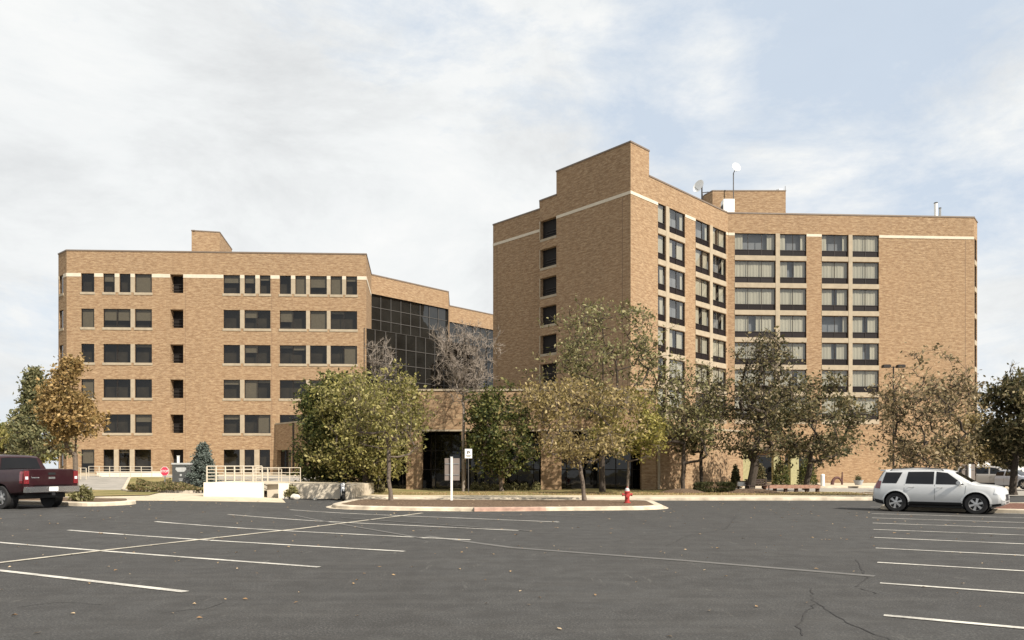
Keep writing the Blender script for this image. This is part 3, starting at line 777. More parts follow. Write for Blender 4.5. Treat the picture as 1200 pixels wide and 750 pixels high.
for (a, b) in cols:
    mb = MB(); ua, ub = wl.u(a), min(wl.L, wl.u(b)); dp = .75
    P0, P1 = wl.P(ua, gz), wl.P(ub, gz)
    quad = [(ua, 0), (ub, 0), (ub, -dp), (ua, -dp)]
    for (k, (q0, q1)) in enumerate(zip(quad, quad[1:] + quad[:1])):
        ln = math.hypot(q1[0] - q0[0], q1[1] - q0[1]); uo = q0[0] + k * .37
        mb.face([wl.P(q0[0], gz, q0[1] - .002), wl.P(q1[0], gz, q1[1] - .002), wl.P(q1[0], LO - .13, q1[1] - .002), wl.P(q0[0], LO - .13, q0[1] - .002)], 0, [(uo, gz), (uo + ln, gz), (uo + ln, LO), (uo, LO)])
    wp(mb.build('column', M['brick']), lnk)
bl = Wall(Vector(L0) + Vector((0, 2.9)), Vector(L1) + Vector((0, 2.9)), gz, LO - .005)
curtain_wall(bl.p0, bl.p1, gz, LO - .01, lnk, 18, 3, 0.0, 'frame', 'darkglass')
sidel = Wall(Vector((L0.x, LD + 14)), L0, gz, LT); wp(sidel.mesh('wall', None), lnk)
LB = Vector((L1.x, L1.y + 14.5)); 
wr = Wall(L1, LB, LO, LT); wp(wr.mesh('wall', None), lnk)
wp(roofpoly([L0, L1, LB, (L0.x, LD + 14)], LT - .1, None), lnk)
# one-storey podium running back at 45 degrees to the tower
PD0 = Vector((L1.x + .02, L1.y)); dirr = Vector((.724, .690)); PD1 = PD0 + dirr * 12.5; PT = pz(500, LD)
pw = Wall(PD0, PD1, gz, PT); wp(pw.mesh('wall', None), lnk)
mb = MB(); pw.slab(mb, 0, pw.L, PT + .003, PT + .14, -.4, .05); wp(mb.build('coping', M['precast']), lnk)
PD2 = PD1 + Vector((.9, 11)); p2 = Wall(PD1, PD2, gz, PT)
p2.holes = []
wp(p2.mesh('wall', None), lnk)
wp(roofpoly([PD0, PD1, PD2, (L1.x, 74)], PT - .05, None), lnk)
mb = MB(); pw.slab(mb, .12, .40, gz + .02, PT - .02, .0, .05); wp(mb.build('corner_pilaster', M['precast']), lnk)

# ------------------------------------------------------------------ hotel tower (right)
tow = empty('brick_tower', (20, 74, 0), 0, 'tall eight-storey tan brick tower with curtained windows and a raised corner, right of centre', 'hotel building')
TZ = 28.45; BT = 26.4
C0 = Vector((px(739, 64.7), 64.7)); C1 = Vector((px(853, 76.25), 76.25)); C2 = Vector((px(1141.3, 77.6), 77.6)); C3 = Vector((px(1145.2, 79.2), 79.2))
K1 = Vector((px(632.5, 72.86), 72.86)); K2 = Vector((px(632.8, 75.1), 75.1)); K3 = Vector((px(577.8, 80.0), 80.0))
CORN = Vector((px(652, 71.2), 71.2))
ob = Wall(C0, C1, 0.2, TZ); fr_ = Wall(C1, C2, 0.2, TZ); lf = Wall(K1, C0, 0.2, TZ); lf2 = Wall(K3, K2, 0.2, TZ)
ST = 2.865
tops = [BT - ST * k for k in range(7)]
obc = [(771, 780, 1), (784, 802.7, 2), (815, 831.5, 2), (835, 850.9, 2)]
frc = [(861, 908.7, 3), (914, 945, 2), (963, 994, 2), (999, 1030, 2)]
GH, PH = 1.70, 0.62
def tower_window(wl, a, b, zt, root, n, mode, rnd):
    back = -.16; zb = zt - GH - PH; t = .05
    mb = MB()
    wl.slab(mb, a, b, zb, zb + t, back, back + .07); wl.slab(mb, a, b, zt - t, zt, back, back + .07)
    wl.slab(mb, a, a + t, zb + t, zt - t, back, back + .07); wl.slab(mb, b - t, b, zb + t, zt - t, back, back + .07)
    wl.slab(mb, a + t, b - t, zb + PH - .03, zb + PH + .03, back, back + .065)
    for k in range(1, n):
        u = a + (b - a) * k / n; wl.slab(mb, u - t / 2, u + t / 2, zb + t, zt - t, back + .001, back + .068)
    f = wp(mb.build('window', M['frame']), root)
    mb = MB(); j = rnd.uniform(-.004, .004)
    for k in range(n):
        u0, u1 = a + (b - a) * k / n, a + (b - a) * (k + 1) / n
        mb.face([wl.P(u0, zb + PH, back + .03 + j), wl.P(u1, zb + PH, back + .03 - j), wl.P(u1, zt, back + .03 - j), wl.P(u0, zt, back + .03 + j)])
    g = mb.build('pane', M['glass']); g.parent = f
    mb = MB(); mb.face([wl.P(a, zb, back + .02), wl.P(b, zb, back + .02), wl.P(b, zb + PH, back + .02), wl.P(a, zb + PH, back + .02)])
    if rnd.random() < .5:
        for k in range(n):
            u0, u1 = a + (b - a) * k / n + .12, a + (b - a) * (k + 1) / n - .12
            for q in range(5): wl.slab(mb, u0, u1, zb + .12 + q * .085, zb + .15 + q * .085, back + .021, back + .035)
    s_ = mb.build('spandrel_panel', M['spandrel']); s_.parent = f
    # curtains: pleated cloth, gap according to mode
    mb = MB(); W = b - a; gaps = []
    if mode == 0: spans = [(0, 1)]
    elif mode == 1: g0_, g1_ = (.2, .8) if n == 3 else (.26, .76); spans = [(0, g0_ * rnd.uniform(.8, 1.1)), (g1_ * rnd.uniform(.97, 1.06), 1)]
    elif mode == 2: q = rnd.uniform(.4, .6); spans = [(0, q - rnd.uniform(.06, .14)), (q + .1, 1)]
    else: spans = [(.82, 1)]
    bk = back - .16
    for (s0, s1) in spans:
        u0, u1 = a + W * s0, a + W * min(1, s1); nn = max(6, int((u1 - u0) / .07)); prev = None
        for k in range(nn + 1):
            u = u0 + (u1 - u0) * k / nn; o = bk + .014 * sin(k * 1.25) + .012 * sin(k * .43 + j * 900)
            lean = 0.0
            if s0 > 0 and k == 0: lean = .06 * W
            cur = (wl.P(u + lean, zb + PH - .05, o), wl.P(u, zt + .02, o))
            if prev: mb.face([prev[0], cur[0], cur[1], prev[1]], 0, None, True)
            prev = cur
    c = mb.build('curtain', M['curtain']); c.parent = f
    if mode:
        mb = MB(); mb.face([wl.P(a, zb + PH - .05, bk - .35), wl.P(b, zb + PH - .05, bk - .35), wl.P(b, zt + .02, bk - .35), wl.P(a, zt + .02, bk - .35)])
        c2 = mb.build('room_backdrop', M['sheer']); c2.parent = f
    mb = MB(); wl.slab(mb, a - .02, b + .02, zb - .50, zb - .002, -.12, .035)
    if True:
        s2 = mb.build('sill', M['precast']); s2.parent = f
    return f
rnd = random.Random(4)
modes_fr = {(0, 0): 1, (0, 1): 1, (0, 2): 1, (1, 1): 2, (3, 2): 3, (0, 3): 0}
for wl, cset in ((ob, obc), (fr_, frc)):
    for r_, zt in enumerate(tops):
        for ci, (x0, x1, n) in enumerate(cset):
            a, b = wl.u(x0), min(wl.u(x1), wl.L - .12)
            wl.holes.append((a, b, zt - GH - PH, zt, .15))
            if wl is fr_: mode = modes_fr.get((r_, ci), rnd.choice([0, 0, 0, 0, 0, 2, 2]))
            else: mode = rnd.choice([0, 0, 0, 1, 2, 2, 3]) if ci != 3 or r_ != 3 else 3
            tower_window(wl, a, b, zt, tow, n, mode, rnd)
# precast divider between paired windows
for wl, prs in ((ob, ((780, 784), (831.5, 835))), (fr_, ((908.7, 914), (994, 999)))):
    mb = MB()
    for (p, q) in prs: wl.slab(mb, wl.u(p) + .02, wl.u(q) - .02, tops[-1] - GH - PH - .5, BT + .02, -.12, .055)
    wp(mb.build('window_pier', M['precast']), tow)
# ground floor openings under the canopy
fr_.holes.append((fr_.u(882), fr_.u(912), .25, 3.1, .3)); fr_.holes.append((fr_.u(920), fr_.u(948), .25, 3.1, .3))
for h in fr_.holes[-2:]:
    mb = MB(); mb.face([fr_.P(h[0], h[2], -.28), fr_.P(h[1], h[2], -.28), fr_.P(h[1], h[3], -.28), fr_.P(h[0], h[3], -.28)]); wp(mb.build('lobby_glass', M['darkglass']), tow)
# left face: open stair landings
for k, zt in enumerate([BT + .02 - ST * k for k in range(7)]):
    lf.holes.append((lf.u(633.2), lf.u(652), zt - 1.85, zt, .42))
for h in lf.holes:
    mb = MB(); mb.face([lf.P(h[0], h[2], -.41), lf.P(h[1], h[2], -.41), lf.P(h[1], h[3], -.41), lf.P(h[0], h[3], -.41)]); o = wp(mb.build('stair_opening', M['void']), tow)  # near-black sheet in place of the shaded depth
    mb = MB()
    for zz in (.2, .45, .7): lf.slab(mb, h[0] + .45, h[1], h[2] + zz, h[2] + zz + .05, -.36, -.32)
    r2 = mb.build('rail', M['frame']); r2.parent = o
    mb = MB(); lf.slab(mb, h[0] - .10, h[0] - .002, h[2] - .001, h[3], -.12, .03); s4 = mb.build('sunlit_jamb_strip', M['precast']); s4.parent = o  # pale strip added to imitate sun on the opening's left edge
    mb = MB(); lf.slab(mb, h[0] - .02, h[1] + .02, h[2] - .24, h[2] - .002, -.1, .03); s2 = mb.build('sill', M['precast']); s2.parent = o
for wl, nm in ((ob, 'wall'), (fr_, 'wall'), (lf, 'wall'), (lf2, 'wall')): wp(wl.mesh(nm, None), tow)
rw = Wall(K2, K1, .2, TZ); wp(rw.mesh('wall', None), tow)
# right chamfer with windows
chr_ = Wall(C2, C3, .2, TZ)
for zt in tops: chr_.holes.append((.35, 1.75, zt - GH - PH, zt, .15)); tower_window(chr_, .35, 1.75, zt, tow, 1, 0, rnd)
wp(chr_.mesh('wall', None), tow)
BK = [(C3.x, 88.6), (22, 88.4), tuple(K3 + dirr * 8)]
for p, q in zip([tuple(C3)] + BK, BK + [tuple(K3)]):
    wl = Wall(p, q, .2, TZ); wp(wl.mesh('wall', None), tow)
outline = [tuple(K3), tuple(K2), tuple(K1), tuple(C0), tuple(C1), tuple(C2), tuple(C3)] + BK
wp(roofpoly(outline, TZ - .45, None), tow)
# raised corner block
TT = pz(166.4, 64.7)
e1 = lf.u(652); e2 = ob.u(760.7)
ra = Wall(lf.P(e1, 0)[:2], C0, TZ, TT); rb_ = Wall(C0, ob.P(e2, 0)[:2], TZ, TT)
Q1 = Vector(lf.P(e1, 0)[:2]) + dirr * 2.9; rc = Wall(rb_.p1, Q1 , TZ, TT); rd = Wall(Q1, ra.p0, TZ, TT)
for wl in (ra, rb_, rc, rd): wp(wl.mesh('parapet_block_wall', None), tow)
wp(roofpoly([ra.p0, C0, rb_.p1, Q1], TT - .05, None), tow)
wp(coping([tuple(ra.p0), tuple(C0), tuple(rb_.p1), tuple(Q1), tuple(ra.p0)], TT - .02, None), tow)
wp(coping([tuple(BK[-1]), tuple(K3), tuple(K2), tuple(K1), lf.P(e1, 0)[:2]], TZ, None), tow)
wp(coping([ob.P(e2, 0)[:2], tuple(C1), tuple(C2), tuple(C3), BK[0], BK[1], BK[2]], TZ, None), tow)
# stone band at window-head level
mb = MB(); bh = .25
def band(wl, a, b): mb = MB(); wl.slab(mb, a, b, BT - bh, BT + .03, -.04, .035); wp(mb.build('stone_band', M['band']), tow)
band(lf, lf.u(652) + .01, lf.L + .03); band(lf, 0.02, lf.u(633.2) - .01)
band(lf2, 0.0, lf2.L - .01)
band(ob, .0, ob.u(771) - .01); band(ob, ob.u(802.7) + .01, ob.u(815) - .01); band(ob, ob.u(850.9) - 0.02, ob.L - .03)
band(fr_, 0.04, fr_.u(861) - .01); band(fr_, fr_.u(945) + .01, fr_.u(963) - .01); band(fr_, fr_.u(1030) + .01, fr_.L)
mb = MB(); fr_.slab(mb, fr_.u(1131), fr_.u(1131) + .05, .5, BT - .4, -.01, .005); lf.slab(mb, lf.u(729), lf.u(729) + .05, .5, BT - .4, -.01, .005); lf2.slab(mb, .6, .66, .5, BT - .4, -.01, .005)
wp(mb.build('expansion_joint', M['joint']), tow)
# canopy and columns at the entrance
mb = MB(); mb.box(px(866, 68), px(962, 68), 67.0, 75.9, 3.35, 4.1); wp(mb.build('entrance_canopy', M['brick']), tow)
for x, wpx, mt in ((873.5, 1.0, 'olivewall'), (907, .55, 'olivewall'), (928, .75, 'olivewall')):
    mb = MB(); X = px(x, 68); mb.box(X - wpx / 2, X + wpx / 2, 67.3, 67.3 + wpx, .2, 3.35); wp(mb.build('canopy_column', M[mt]), tow)
# roof penthouse
pd = 84.0
pl = [(px(829, pd), pd + 1.4), (px(835, pd), pd), (px(920.8, pd), pd), (px(920.8, pd), pd + 4), (px(829, pd), pd + 4)]
zt = pz(223.8, pd)
for p, q in zip(pl, pl[1:] + pl[:1]):
    wl = Wall(p, q, TZ - .6, zt); wp(wl.mesh('penthouse_wall', None), tow)
wp(roofpoly(pl, zt - .05, None), tow); wp(coping(pl + pl[:1], zt - .02, None, .12, .04), tow)

# rooftop things
RZ = TZ - .45
vd = 79.6
ve = empty('roof_vent', (px(854.5, vd), vd, RZ), 0, 'white square metal vent housing on the tower roof below the taller dish', 'roof vent')
mb = MB(); hw = .6; H_ = pz(233, vd) - RZ; mb.box(-hw, hw, 0, 1.1, 0, H_ * .58); mb.box(-hw, hw, 0, 1.1, H_ * .6, H_); mb.box(-hw + .03, hw - .03, .03, 1.07, H_ * .58, H_ * .6); mb.build('housing', M['white'], ve)
mb = MB(); mb.face([(-hw - .9, .3, 0), (-hw - .02, .3, 0), (-hw - .02, .3, H_ * .85)]); mb.face([(-hw - .9, .9, 0), (-hw - .02, .9, H_ * .85), (-hw - .02, .9, 0)]); mb.face([(-hw - .9, .3, 0), (-hw - .02, .3, H_ * .85), (-hw - .02, .9, H_ * .85), (-hw - .9, .9, 0)]); mb.build('intake_hood', M['frame'], ve)
def dish(mb, c, r, nrm, depth=.22):
    nrm = Vector(nrm).normalized(); a = nrm.cross(Vector((0, 0, 1))).normalized(); b = nrm.cross(a)
    rings = []
    for k in range(6):
        t = k / 5; rings.append([Vector(c) + nrm * (depth * r * (t * t - 1)) + (a * cos(q * pi / 12) + b * sin(q * pi / 12)) * r * t for q in range(24)])
    for off_ in (0, -.03):
        for i in range(5):
            for q in range(24):
                q2 = (q + 1) % 24; f = [rings[i][q], rings[i][q2], rings[i + 1][q2], rings[i + 1][q]]; mb.face([p + nrm * off_ for p in f], 0, None, True)
dd = 83.2
e = empty('satellite_dish', (px(859.5, dd), dd, RZ), 0, 'small round white satellite dish high on a thin pole on the tower roof', 'satellite dish', 'dishes on the tower roof')
mb = MB(); top = pz(203, dd) - RZ; mb.tube([(0, 0, 0), (0, 0, top)], .06, 8); mb.tube([(0, 0, 0), (0, 0, top * .5)], .13, 8); mb.build('pole', M['framegrey'], e)
mb = MB(); dish(mb, (.28, -.2, top + .65), .52, (.25, -1, .25)); mb.build('reflector', M['white'], e)
mb = MB(); mb.tube([(0, 0, top), (.1, -.1, top + .2), (.28, -.12, top + .55)], .05, 6); mb.tube([(.28, -.2, top + .1), (.4, -.7, top + .4)], .02, 5); mb.build('feed_arm', M['framegrey'], e)
dd = 82.0
e = empty('satellite_dish', (px(821, dd), dd, RZ), 0, 'low white satellite dish tilted left on a dark bracket beside the roof penthouse', 'satellite dish', 'dishes on the tower roof')
top = pz(226, dd) - RZ
mb = MB(); mb.tube([(.15, 0, 0), (.15, 0, top + .9)], .08, 8); mb.tube([(.15, 0, top + .1), (1.0, .3, 0)], .06, 6); mb.tube([(.15, 0, top * .5), (-.6, 0, 0)], .06, 6); mb.tube([(.15, 0, top), (.9, 0, top + .1)], .05, 6); mb.build('bracket', M['frame'], e)
mb = MB(); dish(mb, (-.3, -.1, top + .75), .72, (-.75, -.55, .25)); mb.build('reflector', M['white'], e)
mb = MB(); mb.tube([(-.2, -.1, top + .2), (-.8, -.5, top + .45)], .03, 5); mb.build('feed_arm', M['framegrey'], e)
e = empty('roof_camera', (px(913.5, 85), 85, zt), 0, 'small white and grey camera box at the right end of the roof penthouse', 'camera')
mb = MB(); mb.box(-.1, .35, -.1, .2, .3, .62); mb.box(.12, .2, 0, .08, 0, .3); mb.build('camera_housing', M['white'], e); mb = MB(); mb.box(-.4, -.12, -.1, .2, .22, .5); mb.build('lens_hood', M['frame'], e)
mb = MB(); mb.tube([(px(920.2, 84.5), 84.5, zt - 1), (px(920.2, 84.5), 84.5, zt + .75)], .03, 5); tag(mb.build('lightning_rod', M['framegrey']), 'thin grey rod at the right corner of the roof penthouse', 'rod')
for i, (x, h_, wd, lab) in enumerate(((1096.7, pz(238.5, 80) - RZ, .18, 'taller pale pipe standing on the right part of the tower roof'), (1101.6, pz(244.5, 80) - RZ, .12, 'shorter grey pipe beside the taller one on the tower roof'))):
    e = empty('roof_pipe', (px(x, 80), 80, RZ), 0, lab, 'pipe')
    mb = MB(); mb.tube([(0, 0, 0), (0, 0, h_)], wd, 10); mb.build('pipe_shaft', M['steel' if i else 'white'], e); mb = MB(); mb.tube([(0, 0, h_), (0, 0, h_ + .1)], wd * 1.15, 10); mb.build('cap', M['framegrey'], e)

exec_parts = True
# ------------------------------------------------------------------ trees
def quads_object(name, P, mat, parent):
    """P: (n,4,3) array of quads"""
    n = len(P); me = bpy.data.meshes.new(name)
    me.vertices.add(n * 4); me.vertices.foreach_set('co', P.reshape(-1).astype(np.float32))
    me.loops.add(n * 4); me.loops.foreach_set('vertex_index', np.arange(n * 4, dtype=np.int32))
    me.polygons.add(n); me.polygons.foreach_set('loop_start', np.arange(0, n * 4, 4, dtype=np.int32)); me.polygons.foreach_set('loop_total', np.full(n, 4, dtype=np.int32))
    me.materials.append(mat); me.update(calc_edges=True); me.validate()
    o = bpy.data.objects.new(name, me); COL.objects.link(o)
    if parent: o.parent = parent
    return o
def leaf_quads(rg, C, size, squash=1.0, droop=0.0):
    n = len(C)
    d = rg.normal(size=(n, 3)); d[:, 2] -= droop; d /= np.linalg.norm(d, axis=1)[:, None]
    e = rg.normal(size=(n, 3)); e -= (e * d).sum(1)[:, None] * d; e /= np.linalg.norm(e, axis=1)[:, None]
    L = size * rg.uniform(.45, 1.6, n)[:, None]; W = L * rg.uniform(.42, .65, n)[:, None]
    k = np.cross(d, e) * L * rg.uniform(-.25, .25, n)[:, None]
    return np.stack([C - d * L, C + e * W + k, C + d * L, C - e * W + k], 1)
def grow(rg, base_h, height, rx, rz_c, cz, n_t, lean=(0, 0), shape='round', hollow=0.35, stems=1, gap=None):
    """skeleton by joining crown points to the nearest node towards the trunk"""
    nodes = [np.array([0., 0., 0.])]; par = [-1]
    def chain(p, q, k, jit):
        last = p
        a, b = nodes[p].copy(), q
        for i in range(1, k + 1):
            t = i / k; c = a * (1 - t) + b * t
            c = c + np.array([0, 0, -0.10 * np.linalg.norm(b - a) * t * (1 - t) * 4 * .5]) + rg.normal(0, jit, 3) * (0 if i == k else 1)
            nodes.append(c); par.append(last); last = len(nodes) - 1
        return last
    if stems == 1:
        t0 = chain(0, np.array([lean[0] * .3, lean[1] * .3, base_h]), 4, .02)
        top = chain(t0, np.array([lean[0], lean[1], height * .82]), 7, .07)
    else:
        for s_ in range(stems):
            a = 2 * pi * s_ / stems + .4
            chain(0, np.array([cos(a) * rx * .45, sin(a) * rx * .45, height * .8]), 8, .06)
    F1 = np.array([rg.uniform(1.5, 2.6), rg.uniform(0, 6), rg.uniform(1.5, 2.6), rg.uniform(0, 6), rg.uniform(1.8, 3.0), rg.uniform(0, 6)]); gapthr = -0.35 if gap is None else gap
    T = []
    while len(T) < n_t:
        v = rg.normal(size=3); v /= np.linalg.norm(v); r = rg.uniform(hollow, 1) ** .6
        p = v * r
        if shape == 'cone':
            h = rg.uniform(0, 1) ** 1.35; a = rg.uniform(0, 2 * pi); rr = (1 - h) ** .85 * rg.uniform(.25, 1) ** .5
            q = np.array([cos(a) * rr * rx, sin(a) * rr * rx, cz - rz_c + 2 * rz_c * h])
        elif shape == 'egg':
            z = p[2]; k = 1.05 - .42 * (z + 1) / 2 - (.28 if z > .6 else 0) * (z - .6)
            q = np.array([p[0] * rx * k, p[1] * rx * k, cz + z * rz_c])
        elif shape == 'vase':
            z = p[2]; k = .62 + .42 * (z + 1) / 2
            q = np.array([p[0] * rx * k, p[1] * rx * k, cz + z * rz_c])
        else:
            q = np.array([p[0] * rx, p[1] * rx, cz + p[2] * rz_c])
        lump = 1 + .22 * sin(q[0] * 1.9 + q[2] * 1.3 + rx) + .15 * sin(q[1] * 2.3 - q[2] * 2.1)
        q[:2] *= lump
        if gapthr > -9 and (np.sin(q[0] * F1[0] + F1[1]) + np.sin(q[1] * F1[2] + F1[3]) + np.sin(q[2] * F1[4] + F1[5])) < gapthr: continue
        q[:2] += np.array(lean) * (q[2] / height)
        if q[2] < base_h * .75: continue
        T.append(q)
    T.sort(key=lambda q: np.linalg.norm(q - np.array([lean[0] * .3, lean[1] * .3, base_h])))
    tips = []
    for q in T:
        A = np.array(nodes[2:] if len(nodes) > 2 else nodes); dd = A - q
        cost = np.linalg.norm(dd, axis=1) + np.maximum(0, dd[:, 2]) * 1.6 + np.where(A[:, 2] < base_h * .8, 3.0, 0)
        i = int(np.argmin(cost)) + 2; dist = np.linalg.norm(nodes[i] - q)
        tips.append(chain(i, q, max(1, min(5, int(dist / .45))), .05))
    n = len(nodes); wgt = np.zeros(n); child = [[] for _ in range(n)]
    for i in range(1, n): child[par[i]].append(i)
    for i in range(n - 1, -1, -1):
        wgt[i] = 1 if not child[i] else sum(wgt[c] for c in child[i])
    return nodes, par, child, wgt, tips
def tree(name, label, cat, x, d, z, height, base_h, rx, crz, cz, leafmat, n_t=150, per=40, size=.12, sig=.32, bark='bark', trunk_r=.16, lean=(0, 0), shape='round', seed=1, twig=.012, group=None, stems=1, hollow=.35, leafprob=1.0, twigs=3, topsparse=0.0, droop=0.0, gap=None):
    rg = np.random.default_rng(seed)
    root = empty(name, (x, d, z), 0, label, cat, group); size *= 1.05; per *= 1.2; sig *= .8; twigs += 2; twig *= .8
    nodes, par, child, wgt, tips = grow(rg, base_h, height, rx, crz, cz, n_t, lean, shape, hollow, stems, gap)
    wmax = wgt[0]; rad = np.maximum(twig, trunk_r * (wgt / wmax) ** .52)
    mb = MB()
    # paths: follow heaviest child
    started = [(0, None)]
    while started:
        s_, p0 = started.pop(); path = [s_]; pts = [] if p0 is None else [nodes[p0]]; rr = [] if p0 is None else [min(rad[p0], rad[s_] * 1.15)]
        cur = s_
        pts.append(nodes[cur]); rr.append(rad[cur] * (1.35 if cur == 0 else 1))
        while child[cur]:
            cs = sorted(child[cur], key=lambda c: -wgt[c])
            for c in cs[1:]: started.append((c, cur))
            cur = cs[0]; pts.append(nodes[cur]); rr.append(rad[cur])
        if len(pts) > 1: mb.tube(pts, rr, 9 if rr[0] > .08 else 5 if rr[0] > .03 else 3, 0, False)
    # fine twigs
    ends = []
    for t in tips:
        p = nodes[t]; ends.append(p)
        dirn = p - nodes[par[t]]; dirn = dirn / (np.linalg.norm(dirn) + 1e-6)
        for k in range(twigs):
            v = dirn * .8 + rg.normal(size=3) * .55 + np.array([0, 0, .25]); q = p + v / np.linalg.norm(v) * rg.uniform(.25, .65) * (sig / .32)
            mb.tube([p, (p + q) / 2 + rg.normal(0, .02, 3), q], [twig, twig * .8, twig * .5], 3, 0, False); ends.append(q)
    mb.build('trunk', M[bark], root)
    if per > 0:
        C = []
        E = np.array(ends); zmax = E[:, 2].max(); zmin = E[:, 2].min()
        tn = len(tips) * 1.0
        for i, p in enumerate(E):
            k = per / (1 + twigs)
            dens = (.25 + 1.5 * rg.random() ** 1.3) if rg.random() < leafprob else .06
            h = (p[2] - zmin) / (zmax - zmin + 1e-6)
            dens *= 1 - topsparse * max(0, h - .35) / .65
            m = rg.poisson(k * dens)
            if m: C.append(p + rg.normal(0, sig, (m, 3)) * np.array([1, 1, .75]))
        C = np.concatenate(C)
        quads_object('crown', leaf_quads(rg, C, size, droop=droop), LF[leafmat], root)
    return root
def treepx(name, label, cat, xt, d, ytop, xl, xr, ybot, gz, **k):
    """trunk column, distance, crown top/left/right/bottom rows, ground height"""
    X = px(xt, d); H_ = pz(ytop, d) - gz; cb = pz(ybot, d) - gz; rx = (xr - xl) / 2 / F * d; cx = px((xl + xr) / 2, d) - X
    return tree(name, label, cat, X, d, gz, H_, max(.6, cb * .95 + .3), rx * .93, (H_ - cb) / 2 * .97, (H_ + cb) / 2, lean=(cx, 0), **k)

G = 0.14
treepx('maple_tree', 'gold-brown leafy tree with a pale trunk behind the maroon pickup', 'tree', 89, 39.5, 420, 46, 126, 538, hgt(px(89, 39.5), 39.5) + .03, leafmat='gold', n_t=250, per=40, size=.085, sig=.24, bark='bark', trunk_r=.13, shape='egg', seed=11)
treepx('cedar_tree', 'tall olive green feathery tree rising left of the gold tree', 'tree', 46, 58, 436, 2, 78, 532, hgt(px(46, 58), 58), leafmat='conifer', n_t=250, per=42, size=.12, sig=.28, bark='barkdark', trunk_r=.2, shape='cone', seed=12, gap=-1.5)
treepx('bushy_tree', 'low rounded olive tree at the left edge of the view', 'tree', 8, 66, 500, -26, 34, 540, hgt(px(8, 66), 66), leafmat='olive', n_t=90, per=50, size=.13, sig=.4, trunk_r=.15, seed=13)
treepx('maple_tree', 'olive-yellow tree with slim pale trunk at the left end of the kerbed island', 'tree', 458, 35.6, 420, 386, 512, 540, G, leafmat='olive', n_t=290, per=21, size=.074, sig=.24, bark='bark', trunk_r=.10, seed=14, leafprob=.8)
treepx('oak_tree', 'dense dark green tree with foliage almost to the ground, left of the island', 'tree', 392, 45.5, 440, 346, 440, 580, .2, leafmat='green', n_t=380, per=66, size=.105, sig=.36, bark='barkdark', trunk_r=.26, seed=15, hollow=.15, gap=-1.2)
treepx('oak_tree', 'olive green tree between the dense dark one and the slim island tree', 'tree', 432, 43.5, 436, 360, 478, 568, .15, leafmat='olive', n_t=290, per=46, size=.09, sig=.33, bark='barkdark', trunk_r=.16, seed=16, gap=-.9)
treepx('bare_tree', 'leafless grey tree standing before the dark glass wing', 'tree', 543, 49.5, 374, 494, 596, 478, G, leafmat='brown', n_t=560, per=0, bark='barkmid', trunk_r=.09, seed=17, twig=.015, shape='vase', twigs=4, hollow=.2, gap=-9.5)
treepx('bare_tree', 'small leafless treetop showing above the olive tree left of the glass wing', 'tree', 444, 52, 396, 422, 470, 450, G, leafmat='brown', n_t=110, per=0, bark='barkmid', trunk_r=.07, seed=18, twig=.014, shape='vase', twigs=4, gap=-9.5)
treepx('magnolia_tree', 'dark green broad tree in front of the low link building near the square sign', 'tree', 588, 49.5, 450, 540, 622, 562, G, leafmat='green', n_t=230, per=44, size=.10, sig=.33, bark='bark', trunk_r=.13, seed=19, gap=-.9)
treepx('pear_tree', 'tall sage-green sparse tree reaching up the tower corner', 'tree', 706, 48.5, 344, 622, 790, 500, G, leafmat='sage', n_t=470, per=14, size=.10, sig=.31, bark='barkdark', trunk_r=.17, seed=29, shape='round', leafprob=.7, hollow=.3, gap=-.2)
treepx('maple_tree', 'wide pinkish-olive tree with slim trunk near the middle of the island', 'tree', 685, 35.6, 446, 584, 750, 546, G, leafmat='pinkolive', n_t=360, per=22, size=.074, sig=.27, bark='bark', trunk_r=.10, seed=21, leafprob=.8)
treepx('maple_tree', 'yellow-green tree just behind the red hydrant', 'tree', 736, 44, 462, 690, 784, 545, G, leafmat='yellowgreen', n_t=190, per=30, size=.085, sig=.28, bark='bark', trunk_r=.08, seed=22)
treepx('ash_tree', 'thin brown-green tree with forked trunk left of the dark oak', 'tree', 800, 47.5, 412, 752, 856, 548, G, leafmat='sage', n_t=280, per=18, size=.095, sig=.31, bark='barkdark', trunk_r=.14, seed=23, leafprob=.65, topsparse=.6)
treepx('ash_tree', 'thin brown-leaved treetop behind the forked tree, before the tower windows', 'tree', 822, 52, 462, 772, 868, 538, G, leafmat='dark', n_t=150, per=26, size=.11, sig=.34, bark='barkdark', trunk_r=.12, seed=33, leafprob=.7)
treepx('oak_tree', 'largest dark-leaved tree with thick black trunk, before the tower entrance', 'tree', 878, 47.5, 376, 832, 968, 545, G, leafmat='dark', n_t=500, per=18, size=.095, sig=.33, bark='barkdark', trunk_r=.27, seed=24, topsparse=.75, shape='egg', hollow=.2, leafprob=.8, gap=-.2)
treepx('oak_tree', 'dark spreading tree right of the thick black trunk, over the timber rail', 'tree', 944, 52, 440, 896, 1024, 552, G, leafmat='dark', n_t=300, per=34, size=.11, sig=.36, bark='barkdark', trunk_r=.2, seed=25, leafprob=.75, gap=-.2)
treepx('maple_tree', 'brown-olive tree rising directly behind the white car', 'tree', 1084, 39.5, 405, 1014, 1154, 565, .1, leafmat='brown', n_t=470, per=17, size=.085, sig=.28, bark='barkdark', trunk_r=.15, seed=26, shape='egg', leafprob=.75, topsparse=.4)
treepx('maple_tree', 'dense olive treetop over the parked silver cars, right of the tower', 'tree', 1142, 50, 488, 1108, 1172, 548, G, leafmat='pinkolive', n_t=110, per=40, size=.1, sig=.33, bark='barkdark', trunk_r=.14, seed=27)
treepx('oak_tree', 'dark tree with a thin bare top at the right edge of the view', 'tree', 1187, 44, 424, 1146, 1236, 555, .1, leafmat='dark', n_t=360, per=46, size=.1, sig=.33, bark='barkdark', trunk_r=.2, seed=28, topsparse=1.0, shape='egg')
